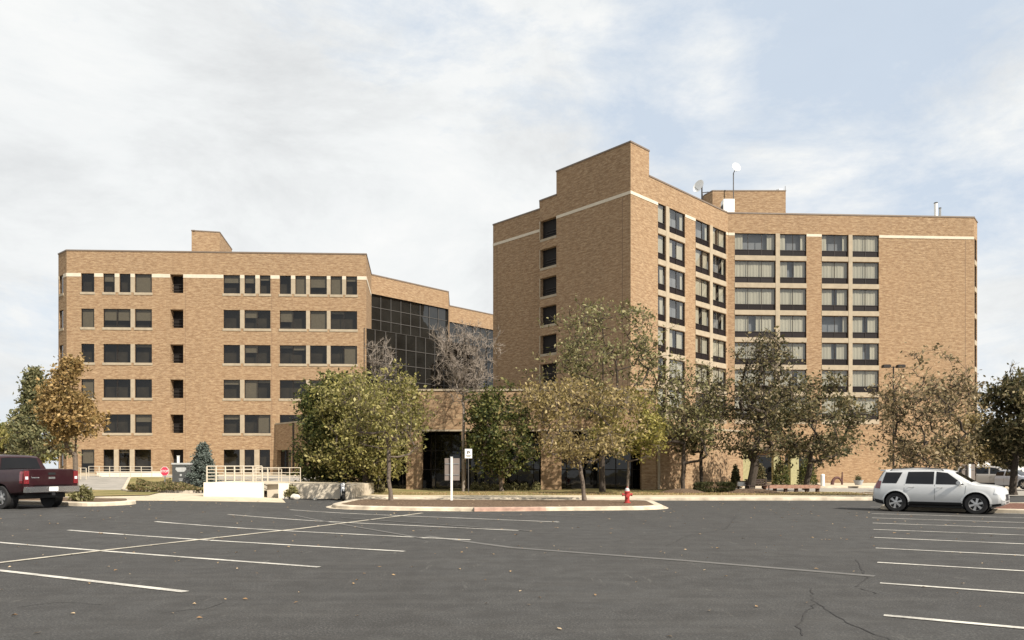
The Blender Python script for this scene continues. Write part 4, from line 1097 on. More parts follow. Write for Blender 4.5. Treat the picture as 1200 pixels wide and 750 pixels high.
for i, (x, d, yt, wd, lm, sd_, lab) in enumerate([(1215, 120, 505, 34, 'green', 41, 'distant green tree far off at the right edge'), (1168, 135, 520, 20, 'brown', 42, 'distant brown treetop beyond the parked silver cars'),
                                   (-2, 120, 505, 30, 'green', 43, 'distant dark tree beyond the left edge shrubbery'), (30, 150, 522, 22, 'olive', 44, 'distant olive tree seen between the cedar and the office block')]):
    treepx('distant_tree', lab, 'tree', x, d, yt, x - wd, x + wd, 546, 0, leafmat=lm, n_t=90, per=60, size=.32, sig=.8, trunk_r=.3, seed=sd_, twig=.03)
# blue spruce
sp = tree('spruce_tree', 'small blue-grey spruce between the slate sign and the white wall', 'tree', px(238, 46), 46, .35, 2.95, .3, 1.15, 1.36, 1.48, 'blue', n_t=260, per=80, size=.05, sig=.12, gap=-9.5, bark='barkdark', trunk_r=.07, shape='cone', seed=51, twigs=2)

def bush(name, label, cat, x, d, z, rx, ry, h, leafmat, n=1500, size=.07, seed=1, group=None, boxy=False):
    rg = np.random.default_rng(seed); root = empty(name, (x, d, z), 0, label, cat, group)
    v = rg.normal(size=(n, 3)); v /= np.linalg.norm(v, axis=1)[:, None]; r = rg.uniform(.35, 1, n) ** .45
    P = v * r[:, None]
    if boxy: P = np.sign(P) * np.abs(P) ** .45 * .85
    P[:, 2] = np.abs(P[:, 2]) if not boxy else (P[:, 2] + .85) / 1.7
    P *= (1 + .16 * np.sin(P[:, :1] * 9 + seed) * np.cos(P[:, 1:2] * 7)) if not boxy else 1
    P = P * np.array([rx, ry, h]) + np.array([0, 0, .04]) + rg.normal(0, size * .4, (n, 3))
    quads_object('foliage', leaf_quads(rg, P, size), LF[leafmat], root)
    mb = MB()
    for k in range(7):
        a = rg.uniform(0, 6.28); mb.tube([(0, 0, -.02), (cos(a) * rx * .3, sin(a) * ry * .3, h * .4), (cos(a) * rx * .6, sin(a) * ry * .6, h * .75)], [.025, .018, .008], 4, 0, False)
    mb.build('stem', M['barkdark'], root)
    return root
bush('hedge', 'clipped dark green hedge left of the thick black tree trunk', 'hedge', px(838, 47.2), 47.4, G, 1.55, .5, .62, 'hedge', 4200, .06, 61, boxy=True)
bush('shrub', 'grey-green shrub at the corner of the mulch verge beside the pickup', 'shrub', px(91, 29.3), 29.6, .36, .42, .4, .62, 'sage', 900, .055, 62)
for i, (x, d, rx, h, lm, lab) in enumerate([(915, 62.8, .75, 2.3, 'green', 'dark upright evergreen shrub left of the pale canopy column'), (946, 63, .9, 2.4, 'green', 'dark upright evergreen shrub left of the white bollard'), (890, 63, .6, 1.9, 'dark', 'dark shrub showing right of the thick black trunk'),
                                           (862, 58.5, .35, 1.7, 'hedge', 'narrow dark shrub at the end of the brick podium wall')]):
    bush('evergreen_shrub', lab, 'shrub', px(x, d), d, .2, rx, rx * .8, h, lm, 1700, .08, 70 + i)
rr_ = random.Random(8)
mb_ = None
for i, x in enumerate([557, 568, 580, 592, 603, 615, 628]):
    b_ = bush('low_shrub', 'low pale-leaved shrub in the row at the foot of the link building glass', 'shrub', px(x, 51.8), 51.8 + rr_.uniform(-.2, .2), G, .36, .3, rr_.uniform(.42, .6), 'sage', 380, .06, 80 + i, group='low shrubs along the link building glass')
for i, (x, d, rx, h, lm, lab) in enumerate([(372, 43.5, .7, .8, 'dark', 'dark low shrub under the left side of the dense green tree'), (417, 44.5, .8, .9, 'brown', 'brown low shrub under the right side of the dense green tree'), (341, 37.6, .35, .55, 'sage', 'pale shrub by the end of the white wall'), (436, 47, .9, 1.0, 'dark', 'dark shrub beside the slim pale trunk, close to the link building'), (1002, 61.5, .2, .3, 'hedge', None)]):
    if lab: bush('shrub', lab, 'shrub', px(x, d), d, hgt(px(x, d), d) + .08, rx, rx * .8, h, lm, 1300, .07, 90 + i)
# planting bed ground cover
rg = np.random.default_rng(31); C = []
for (x0, x1, y0, y1, den) in [(150, 236, 42.8, 44.4, 60), (160, 200, 49.5, 53, 90), (176, 236, 46.8, 51, 100), (206, 240, 44, 46.5, 70)]:
    n = int(den * 60); xx = rg.uniform(x0, x1, n); dd = rg.uniform(y0, y1, n)
    X = (xx - 600) / F * dd; zz = np.array([hgt(a, b) for a, b in zip(X, dd)]) + .16
    tall = .10 + .38 * (np.sin(X * 2.1 + dd) * .5 + .5) * (np.sin(X * .9 - dd * 1.7) * .5 + .5)
    C.append(np.stack([X, dd, zz + rg.uniform(0, 1, n) * tall], 1))
C = np.concatenate(C)
tag(quads_object('ground_cover', leaf_quads(rg, C, .062), LF['cover'], None), 'mixed olive and rust ground cover plants round the slate sign', 'plants', kind='stuff')
# dry grass tufts over the lawn strip
n = 12000; X = rg.uniform(-15, 24, n); Y = rg.uniform(42.4, 52.5, n); h_ = rg.uniform(.03, .09, n)
m_ = Y < 47 + np.maximum(0, X - 10) * 0; X, Y, h_ = X[m_], Y[m_], h_[m_]; n = len(X)
a = rg.uniform(0, 6.28, n); w_ = .018
P = np.stack([np.stack([X - np.cos(a) * w_, Y - np.sin(a) * w_, np.full(n, .14)], 1), np.stack([X + np.cos(a) * w_, Y + np.sin(a) * w_, np.full(n, .14)], 1),
              np.stack([X + np.cos(a) * w_ * .4 + .02, Y + np.sin(a) * w_, .14 + h_], 1), np.stack([X + .02, Y, .14 + h_], 1)], 1)
tag(quads_object('grass', P, LF['fallen'], None), 'short dry tan grass along the pale walkway', 'grass', kind='stuff')
# mulch mounds at trunks
for (x, d, r_) in ((800, 47.5, 1.5), (880, 47.5, 1.9)):
    mb = MB(); mb.lathe([(r_, 0), (r_ * .7, .13), (r_ * .35, .23), (0, .26)], (px(x, d), d, G), 22); mb.build('mulch_mound', M['mulch'])['kind'] = 'structure'

mb = MB(); X9 = px(46, 58); mb.lathe([(1.6, 0), (1.44, .14), (0, .2)], (X9, 58, hgt(X9, 58) + .02), 24); mb.build('tree_pit', M['mulch'])['kind'] = 'structure'
# ------------------------------------------------------------------ street furniture
X = px(735, 33.0)
e = empty('fire_hydrant', (X, 33.0, .135), 0, 'red fire hydrant with pale cap near the right end of the island', 'fire hydrant')
mb = MB(); mb.lathe([(.16, 0), (.16, .04), (.11, .045), (.10, .46), (.13, .48), (.13, .52), (.115, .54)], n=16); mb.build('barrel', M['hydrant'], e)
mb = MB(); mb.lathe([(.115, .54), (.10, .62), (.05, .68), (0, .69)], n=16); mb.build('bonnet', M['palegrey'], e)
mb = MB(); mb.lathe([(.03, .68), (.03, .74), (0, .74)], n=6); mb.build('nut', M['hydrant'], e)
for s_ in (-1, 1):
    mb = MB(); mb.lathe([(.055, 0), (.055, .1 * s_), (.07, .1 * s_), (.07, .15 * s_), (0, .16 * s_)], (.08 * s_, 0, .38), 12, 0, 'x'); mb.build('side_outlet', M['hydrant'], e)
mb = MB(); mb.lathe([(.07, 0), (.07, -.1), (.085, -.1), (.085, -.16), (0, -.17)], (0, -.07, .32), 14, 0, 'y'); mb.build('pumper_outlet', M['hydrant'], e)

def board_sign(x, d, z0, ytop, yb0, yb1, xw0, xw1, label, pw=.11):
    e = empty('notice_sign', (px(x, d), d, z0), 0, label, 'sign')
    h = pz(ytop, d) - z0; X = px(x, d)
    mb = MB(); mb.box(-pw / 2, pw / 2, -pw / 2, pw / 2, 0, h); mb.box(-pw / 2 - .01, pw / 2 + .01, -pw / 2 - .01, pw / 2 + .01, h, h + .03); mb.build('post', M['white'], e)
    mb = MB(); mb.box(px(xw0, d) - X, px(xw1, d) - X, pw / 2 + .002, pw / 2 + .03, pz(yb1, d) - z0, pz(yb0, d) - z0); mb.build('board', M['signback'], e)
    mb = MB()
    for zz in (.25, .75): z_ = (pz(yb1, d) * (1 - zz) + pz(yb0, d) * zz) - z0; mb.box(px(xw0, d) - X + .03, px(xw1, d) - X - .03, pw / 2 - .02, pw / 2 + .001, z_ - .02, z_ + .02)
    mb.build('bracket', M['steel'], e)
board_sign(529.3, 35.8, .135, 536, 537, 563, 521, 538.5, 'taupe-backed board on a white post, standing in the island mulch', .10)
board_sign(1135.8, 41.5, .14, 543.5, 544, 569, 1128, 1143.5, 'taupe-backed board on a white post, just behind the white car bonnet', .13)
d = 46.5
e = empty('parking_sign', (px(549, d), d, .14), 0, 'small white square sign on a thin grey post beside the taupe board', 'sign')
mb = MB(); mb.box(-.028, .028, .0, .05, 0, pz(526, d) - .14 - .02); mb.build('post', M['framegrey'], e)
zc = pz(531.5, d) - .14
mb = MB(); mb.box(-.23, .23, -.015, -.001, zc - .3, zc + .3); mb.build('sign_plate', M['white'], e)
mb = MB()
for (a, b, z0, z1) in ((-.09, -.03, -.02, .16), (-.03, .06, .11, .16), (.04, .09, .03, .13), (-.03, .06, .02, .06), (-.16, .16, -.13, -.10), (-.12, .12, -.2, -.17)): mb.box(a, b, -.019, -.0155, zc + z0, zc + z1)
mb.build('printed_marks', M['framegrey'], e)

# stop sign
d = 50.0; X = px(193, d); gz_ = hgt(X, d) + .16; zc = pz(552.3, d) - gz_
e = empty('stop_sign', (X, d, gz_), R(-8), 'red octagonal STOP sign in the planting left of the slate sign', 'stop sign')
mb = MB(); mb.box(-.03, .03, .01, .05, 0, zc + .34); mb.build('post', M['steel'], e)
def octa(mb, r, y0, y1, m=0):
    ring = [(r * cos(pi / 8 + k * pi / 4), r * sin(pi / 8 + k * pi / 4) + zc) for k in range(8)]
    mb.face([(p[0], y0, p[1]) for p in ring], m); mb.face([(p[0], y1, p[1]) for p in reversed(ring)], m)
    for k in range(8):
        p, q = ring[k], ring[(k + 1) % 8]; mb.face([(p[0], y0, p[1]), (p[0], y1, p[1]), (q[0], y1, q[1]), (q[0], y0, q[1])], m)
mb = MB(); octa(mb, .34, -.004, .008); mb.build('border', M['white'], e)
mb = MB(); octa(mb, .315, -.009, -.005); mb.build('plate', M['stopred'], e)
def text(body, name, size, loc, mat, parent, rot=(pi / 2, 0, 0), ext=.002):
    cu = bpy.data.curves.new(name, 'FONT'); cu.body = body; cu.size = size; cu.align_x = 'CENTER'; cu.align_y = 'CENTER'; cu.extrude = ext; cu.offset = size * .02
    cu.materials.append(mat); o = bpy.data.objects.new(name, cu); COL.objects.link(o); o.data = cu; dg = bpy.context.evaluated_depsgraph_get(); dg.update(); me = bpy.data.meshes.new_from_object(o.evaluated_get(dg)); bpy.data.objects.remove(o); o = bpy.data.objects.new(name, me); COL.objects.link(o)
    o.parent = parent; o.location = loc; o.rotation_euler = rot; return o
text('STOP', 'lettering', .23, (0, -.013, zc), M['white'], e)

# slate monument sign with its pale emblem
d = 45.0; X = px(212.5, d); gz_ = hgt(X, d) + .15; W_ = 21 / F * d; H_ = pz(542.5, d) - gz_
e = empty('monument_sign', (X, d, gz_), R(3), 'dark slate-grey upright slab sign with a pale emblem in the planting bed', 'sign')
mb = MB(); mb.box(-W_ / 2, W_ / 2 - .09, 0, .3, .16, H_ - .1); mb.build('panel', M['monument'], e)
mb = MB(); mb.box(-W_ / 2 - .04, W_ / 2 + .02, -.03, .33, H_ - .1, H_); mb.build('cap', M['palegrey'], e)
mb = MB(); mb.box(W_ / 2 - .088, W_ / 2, -.02, .32, .1, H_ - .1); mb.build('side_post', M['monument'], e)
mb = MB(); mb.box(-W_ / 2 + .05, W_ / 2 - .02, .03, .27, 0, .16); mb.build('plinth', M['concrete'], e)
mb = MB(); y_ = -.004
def flat(pts): mb.face([(p[0], y_, p[1]) for p in pts])
zc = H_ - .42
flat([(-.33, zc + .14), (.27, zc + .14), (.30, zc + .02), (.18, zc - .13), (-.22, zc - .13), (-.36, zc + .02)][::-1])
mb.build('emblem', M['palegrey'], e)
mb = MB(); mb.lathe([(0, 0), (.07, 0)], (-.03, y_, H_ - .75), 12, 0, 'y'); mb.lathe([(0, 0), (.10, 0)], (-.03, y_, .38), 14, 0, 'y'); flat([(-.16, .66), (.10, .66), (.10, .62), (-.16, .62)]); flat([(-.12, .57), (.06, .57), (.06, .53), (-.12, .53)])
mb.build('small_marks', M['palegrey'], e)
d = 47; X = px(209, d); gz_ = hgt(X, d) + .16
e = empty('marker_post', (X, d, gz_), 0, 'slim white post rising behind the slate sign', 'post')
mb = MB(); mb.box(-.06, .06, -.06, .06, 0, pz(534.5, d) - gz_); mb.build('shaft', M['white'], e); mb = MB(); h_ = pz(534.5, d) - gz_; mb.box(-.075, .075, -.075, .075, h_, h_ + .03); mb.build('cap', M['white'], e)

# white terrace wall with its railing, and the shaded stretch beyond
def zg(x, d): return hgt(px(x, d), d)
d = 37.4
wz = pz(565.3, d)
e = empty('terrace_wall', (px(272, d), d, zg(272, d)), 0, 'bright cream concrete terrace wall at the edge of the lot', 'wall')
ox, oy, oz = e.location
mb = MB(); mb.box(px(238.5, d) - ox, px(307, d) - ox, 0, .3, -.1, wz - oz); mb.build('front_face', M['wallwhite'], e)
mb = MB(); mb.box(px(307.3, d) - ox, px(326, d) - ox, .75, 1.05, -.1, wz - oz - .12); mb.build('set_back_panel', M['concrete'], e)
mb = MB(); mb.box(px(326.3, d) - ox, px(338, d) - ox, 0, .3, -.1, wz - oz - .05); mb.build('end_pier', M['wallwhite'], e)
mb = MB(); mb.box(px(338.3, d) - ox, px(396, d) - ox, .4, .7, -.1, wz - oz - .1); mb.build('far_stretch', M['concrete'], e)
mb = MB(); mb.box(px(238.5, d) - ox, px(238.5, d) - ox + .3, .3, 5, -.1, wz - oz - .003); mb.build('return_wall', M['wallwhite'], e)
mb = MB(); mb.box(px(396, d) - ox + .3, px(396, d) - ox + .6, .4, 6.6, -.3, wz - oz - .14); mb.build('return_wall', M['concrete'], e)
mb = MB(); mb.box(px(238.5, d) - ox + .31, px(396, d) - ox + .29, 6.3, 6.6, -.3, wz - oz - .15); mb.build('rear_wall', M['concrete'], e)
mb = MB(); mb.face([(px(238.8, d) + .1, d + .25, wz - .02), (px(396, d), d + .72, wz - .13), (px(396, d) + .6, 44, wz - .13), (px(238.8, d) + .1, 43, wz - .02)]); o = mb.build('terrace', M['walk']); o['kind'] = 'structure'
def railing(label, pts, h, n_rails, post_gap, thick=.035, z0=None):
    e = empty('railing', (pts[0][0], pts[0][1], pts[0][2]), 0, label, 'railing')
    o = Vector(pts[0]); P = [Vector(p) - o for p in pts]
    for a, b in zip(P, P[1:]):
        L_ = (b - a).length; n = max(1, round(L_ / post_gap))
        for k in range(n + 1):
            p = a.lerp(b, k / n); mb = MB(); mb.tube([p, p + Vector((0, 0, h))], thick * 1.15, 8); mb.build('post', M['rail'], e)
        for k in range(n_rails):
            zz = h * (1 - k / n_rails) if k else h + .01
            mb = MB(); mb.tube([a + Vector((0, -.0, zz)), b + Vector((0, -.0, zz))], thick * (.9 if k == 0 else .62), 7); mb.build('rail', M['rail'], e)
    return e
railing('cream post-and-rail railing on top of the bright terrace wall', [(px(241, d), d + .15, wz), (px(306, d), d + .15, wz)], .82, 5, .5)
railing('pale two-rail handrail sloping behind the end of the terrace wall', [(px(300, 40), 40, wz - .05), (px(352, 42), 42, wz - .05)], .80, 3, .7, .022)
railing('thin pale handrail just behind the terrace wall railing, by the office doors', [(px(283, 43.5), 43.5, wz - .05), (px(330, 42.8), 42.8, wz - .05)], .72, 3, .9, .02)
railing('low pale railing on the ramp in front of the office, right of the gold tree', [(px(104, 64), 64, zg(104, 64)), (px(178, 63), 63, zg(178, 63))], .95, 4, 1.1, .03)
railing('short pale railing behind the gold tree trunk', [(px(88, 60), 60, zg(88, 60)), (px(101, 60), 60, zg(101, 60))], .95, 4, .5, .03)
e = empty('ramp_wall', (px(150, 63.5), 64.5, zg(150, 64)), 0, 'low cream wall of the ramp in front of the office windows', 'wall')
mb = MB(); mb.box(-3.3, 2.4, 0, .25, -.3, .42); mb.build('wall_face', M['wallwhite'], e); mb = MB(); mb.box(-3.33, 2.43, -.04, .29, .422, .5); mb.build('wall_cap', M['wallwhite'], e)
# boulder
def rock(label, x, d, z, r, seed):
    bm = bmesh.new(); bmesh.ops.create_icosphere(bm, subdivisions=3, radius=r); rg = random.Random(seed)
    for v in bm.verts:
        n = v.co.normalized(); v.co *= 1 + .18 * sin(n.x * 4 + seed) * cos(n.y * 5) + rg.uniform(-.03, .03); v.co.z *= .7
    me = bpy.data.meshes.new('boulder'); bm.to_mesh(me); bm.free(); me.materials.append(M['rock']); o = bpy.data.objects.new('boulder', me); COL.objects.link(o); o.location = (x, d, z + r * .5); tag(o, label, 'boulder')
rock('pale rounded boulder against the right end of the white wall', px(346, 36.6), 36.6, zg(346, 36.6), .24, 3)
rock('small pale stone in the shade left of the parked motorcycle', px(369, 36.8), 36.8, zg(369, 36.8), .1, 4)

# lamp post with two heads
d = 57.0
e = empty('street_lamp', (px(1047, d), d, .16), 0, 'tall brown lamp post with two flat heads rising by the tower', 'street lamp')
H_ = pz(429.5, d) - .16
mb = MB(); mb.tube([(0, 0, 0), (0, 0, .6)], .18, 12); mb.build('base', M['concrete'], e)
mb = MB(); mb.tube([(0, 0, .6), (0, 0, H_)], [.085, .055], 10); mb.build('pole', M['frame'], e)
mb = MB(); mb.tube([(-.5, 0, H_ - .05), (.5, 0, H_ - .05)], .03, 6); mb.build('arm', M['frame'], e)
for s_ in (-1, 1):
    mb = MB(); mb.box(min(.28 * s_, .85 * s_), max(.28 * s_, .85 * s_), -.2, .2, H_ - .1, H_ + .1); mb.box(min(.32 * s_, .8 * s_), max(.32 * s_, .8 * s_), -.16, .16, H_ + .1, H_ + .14); mb.build('lamp_head', M['frame'], e)

# timber rail, bench, box, bollard, sculpture, planter near the entrance
d = 47.8
e = empty('timber_rail', (px(928, d), d, .15), 0, 'long low reddish timber rail on short posts under the dark trees', 'low fence')
x0, x1 = px(895, d) - px(928, d), px(961, d) - px(928, d)
mb = MB(); mb.box(x0, x1, -.06, .06, .24, .47); mb.build('beam', M['timber'], e)
mb = MB(); mb.box(x0, x1, .3, .42, .24, .43); mb.build('rear_beam', M['timber'], e)
for k in range(6):
    xx = x0 + .1 + (x1 - x0 - .2) * k / 5; mb = MB(); mb.box(xx - .09, xx + .09, .062, .298, 0, .50); mb.build('post', M['darktimber'], e)
d = 47.0
e = empty('park_bench', (px(891, d), d + .5, .15), R(5), 'dark brown slatted bench beside the thick black tree trunk', 'bench')
mb = MB()
for k in range(4): mb.box(-.75, .75, -.25 + k * .13, -.15 + k * .13, .42, .46)
mb.build('seat', M['darktimber'], e)
mb = MB()
for k in range(3): mb.box(-.75, .75, .27 + k * .02, .30 + k * .02, .52 + k * .12, .61 + k * .12)
mb.build('backrest', M['darktimber'], e)
for xx in (-.65, .65):
    for yy in (-.22, .24):
        mb = MB(); mb.box(xx - .03, xx + .03, yy - .03, yy + .03, 0, .42 if yy < 0 else .84); mb.build('leg', M['darktimber'], e)
e = empty('utility_box', (px(870.5, 48), 48, .15), 0, 'small pale box on dark legs left of the thick black trunk', 'box')
mb = MB(); mb.box(-.3, .3, 0, .3, .38, .68); mb.build('cabinet', M['white'], e); mb = MB(); mb.box(-.34, .34, -.03, .33, .682, .73); mb.build('lid', M['frame'], e)
for xx in (-.25, .25): mb = MB(); mb.box(xx - .04, xx + .04, .05, .25, 0, .378); mb.build('leg', M['frame'], e)
e = empty('bollard', (px(964, 62.4), 62.4, .18), 0, 'thick white bollard right of the evergreen shrubs by the entrance', 'bollard')
mb = MB(); mb.lathe([(.17, 0), (.17, .95), (.14, 1.02), (0, 1.05)], n=18); mb.build('shaft', M['white'], e); mb = MB(); mb.lathe([(.21, 0), (.21, .05), (.175, .055)], n=18); mb.build('collar', M['concrete'], e)
e = empty('arched_sculpture', (px(981, 62.5), 62.5, .3), 0, 'dark rust arched sculpture with one upright spike in front of the brick wall', 'sculpture')
mb = MB(); pts = [(-.42 + .42 * (1 - cos(t)) * 1.0, 0, .62 * sin(t)) for t in [k * pi / 14 for k in range(13)]]; mb.tube(pts, [.15 - .006 * k for k in range(13)], 9); mb.build('arch', M['rust'], e)
mb = MB(); mb.tube([(.42, 0, 0), (.44, 0, 1.1)], [.09, .05], 8); mb.build('spike', M['rust'], e)
e = empty('planter', (px(1006, 61.5), 61.5, .3), 0, 'grey stone planter with a little plant in front of the brick wall', 'planter')
mb = MB(); mb.lathe([(.26, 0), (.38, .34), (.42, .42), (.36, .42), (.33, .36), (0, .36)], n=18); mb.build('pot', M['palegrey'], e)
rg = np.random.default_rng(5); C = rg.normal(0, .12, (220, 3)) + np.array([0, 0, .55]); quads_object('plant', leaf_quads(rg, C, .06), LF['hedge'], e)
# pale pylon behind the parked cars
e = empty('pylon_sign', (px(1157.5, 66), 66, .1), 0, 'tall narrow white pylon with dark stripes behind the silver minivan', 'sign')
mb = MB(); mb.box(-.25, .25, 0, .25, 0, 3.5); mb.build('pylon_panel', M['white'], e)
mb = MB()
for zz in (1.45, 2.25, 2.65): mb.box(-.26, .26, -.02, -.002, zz, zz + .16)
mb.build('stripe', M['signback'], e)
# plain pale building far right, beyond the tower
e = empty('distant_building', (px(1178, 150), 150, 0), 0, 'pale low building far away at the right edge', 'building')
wl = Wall((-9, 0), (26, 0), 0, 5); wl.holes = [(k * 4 + 1, k * 4 + 3, 1, 3, .2) for k in range(8)]; wl.mesh('wall', e, M['white'])
mb = MB(); mb.box(-9.2, 26.2, .25, 14, 4.9, 5.4); mb.build('roof', M['palegrey'], e); mb = MB(); mb.box(-8.9, 25.9, .3, .35, .1, 4.8); mb.build('interior', M['void'], e)

# motorcycle in the shade
d = 37.0
e = empty('motorcycle', (px(399, d), d + .35, zg(399, d)), R(-72), 'small motorcycle with pale headlamp in the shade left of the island', 'motorcycle')
def wheel_x(mb, c, r, wdt, m=0, n=20): mb.lathe([(r - .07, -wdt / 2), (r - .01, -wdt / 2), (r, 0), (r - .01, wdt / 2), (r - .07, wdt / 2)], c, n, m, 'y')
for nm, cx in (('rear_wheel', -.6), ('front_wheel', .62)):
    mb = MB(); wheel_x(mb, (cx, 0, .3), .3, .12); w_ = mb.build(nm, M['rubber'], e)
    mb = MB(); mb.lathe([(.23, -.03), (.23, .03), (.2, .03), (.2, -.03), (.23, -.03)], (cx, 0, .3), 20, 0, 'y')
    for k in range(5): a = k * 2 * pi / 5; mb.tube([(cx, 0, .3), (cx + .21 * cos(a), 0, .3 + .21 * sin(a))], .018, 5)
    mb.build('rim', M['alloy']).parent = w_
mb = MB(); mb.tube([(.62, .07, .3), (.42, .07, .88)], .025, 6); mb.tube([(.62, -.07, .3), (.42, -.07, .88)], .025, 6); mb.build('fork', M['chrome'], e)
mb = MB(); mb.tube([(.36, -.32, .98), (.42, -.12, .9), (.42, .12, .9), (.36, .32, .98)], .018, 6); mb.build('handlebar', M['black'], e)
mb = MB(); mb.tube([(.38, 0, .7), (.2, 0, .76), (-.05, 0, .72)], [.1, .15, .1], 10); mb.build('tank', M['paintblack'], e)
mb = MB(); mb.tube([(-.02, 0, .68), (-.3, 0, .68), (-.62, 0, .76)], [.1, .12, .05], 8); mb.build('seat', M['black'], e)
mb = MB(); mb.box(-.18, .22, -.12, .12, .22, .58); mb.build('engine', M['steel'], e)
mb = MB(); mb.lathe([(.0, .02), (.09, 0), (.085, -.08), (0, -.11)], (.53, 0, .82), 14, 0, 'x'); mb.build('headlight', M['clearlens'], e)
mb = MB(); mb.tube([(.38, 0, .62), (.62, 0, .66), (.85, 0, .5)], [.05, .06, .03], 6); mb.build('mudguard', M['white'], e)

# ------------------------------------------------------------------ vehicles
def interp(tab, x):
    xs = [t[0] for t in tab]; ys = [t[1] for t in tab]; return float(np.interp(x, xs, ys))
class Car:
    def __init__(s, sp): s.sp = sp
    def sec(s, x):
        sp = s.sp; zt = interp(sp['top'], x); zb = interp(sp['bot'], x); w_ = interp(sp['w'], x); be = min(interp(sp['belt'], x), zt - .03)
        wt = interp(sp['wt'], x); mid = zb + (be - zb) * .55
        k = max(0, min(1, (zt - be) / .5)); wt = wt * k + (w_ - .07) * (1 - k)
        return [(0, zb), (w_ - .14, zb), (w_ - .035, zb + .07), (w_ - .006, zb + .2), (w_, mid), (w_ - .012, be - .09), (w_ - .045, be), (wt + (w_ - .045 - wt) * .42, be + (zt - be) * .62), (wt, zt - min(.07, (zt - be) * .3)), (wt - .09, zt - .012), (wt * .5, zt + .008), (0, zt + .012)]
    def y(s, x, z):
        P = s.sec(x)[1:9]; return float(np.interp(z, [p[1] for p in P], [p[0] for p in P]))
    def side(s, mb, quad, sd, off=.006, nx=6, nz=4, m=0):
        """quad: (x,z) corners rear-bottom, front-bottom, front-top, rear-top"""
        def pt(i, j):
            u, v = i / nx, j / nz; (a, b, c, d_) = quad
            x = (a[0] * (1 - u) + b[0] * u) * (1 - v) + (d_[0] * (1 - u) + c[0] * u) * v; z = (a[1] * (1 - u) + b[1] * u) * (1 - v) + (d_[1] * (1 - u) + c[1] * u) * v
            return (x, sd * (s.y(x, z) + off), z)
        for i in range(nx):
            for j in range(nz):
                q = [pt(i, j), pt(i + 1, j), pt(i + 1, j + 1), pt(i, j + 1)]
                mb.face(q if sd < 0 else q[::-1], m, None, True)
    def topz(s, x, y):
        P = s.sec(x); P = P[8:]; ys = [p[0] for p in P][::-1]; zs = [p[1] for p in P][::-1]; return float(np.interp(abs(y), ys, zs))
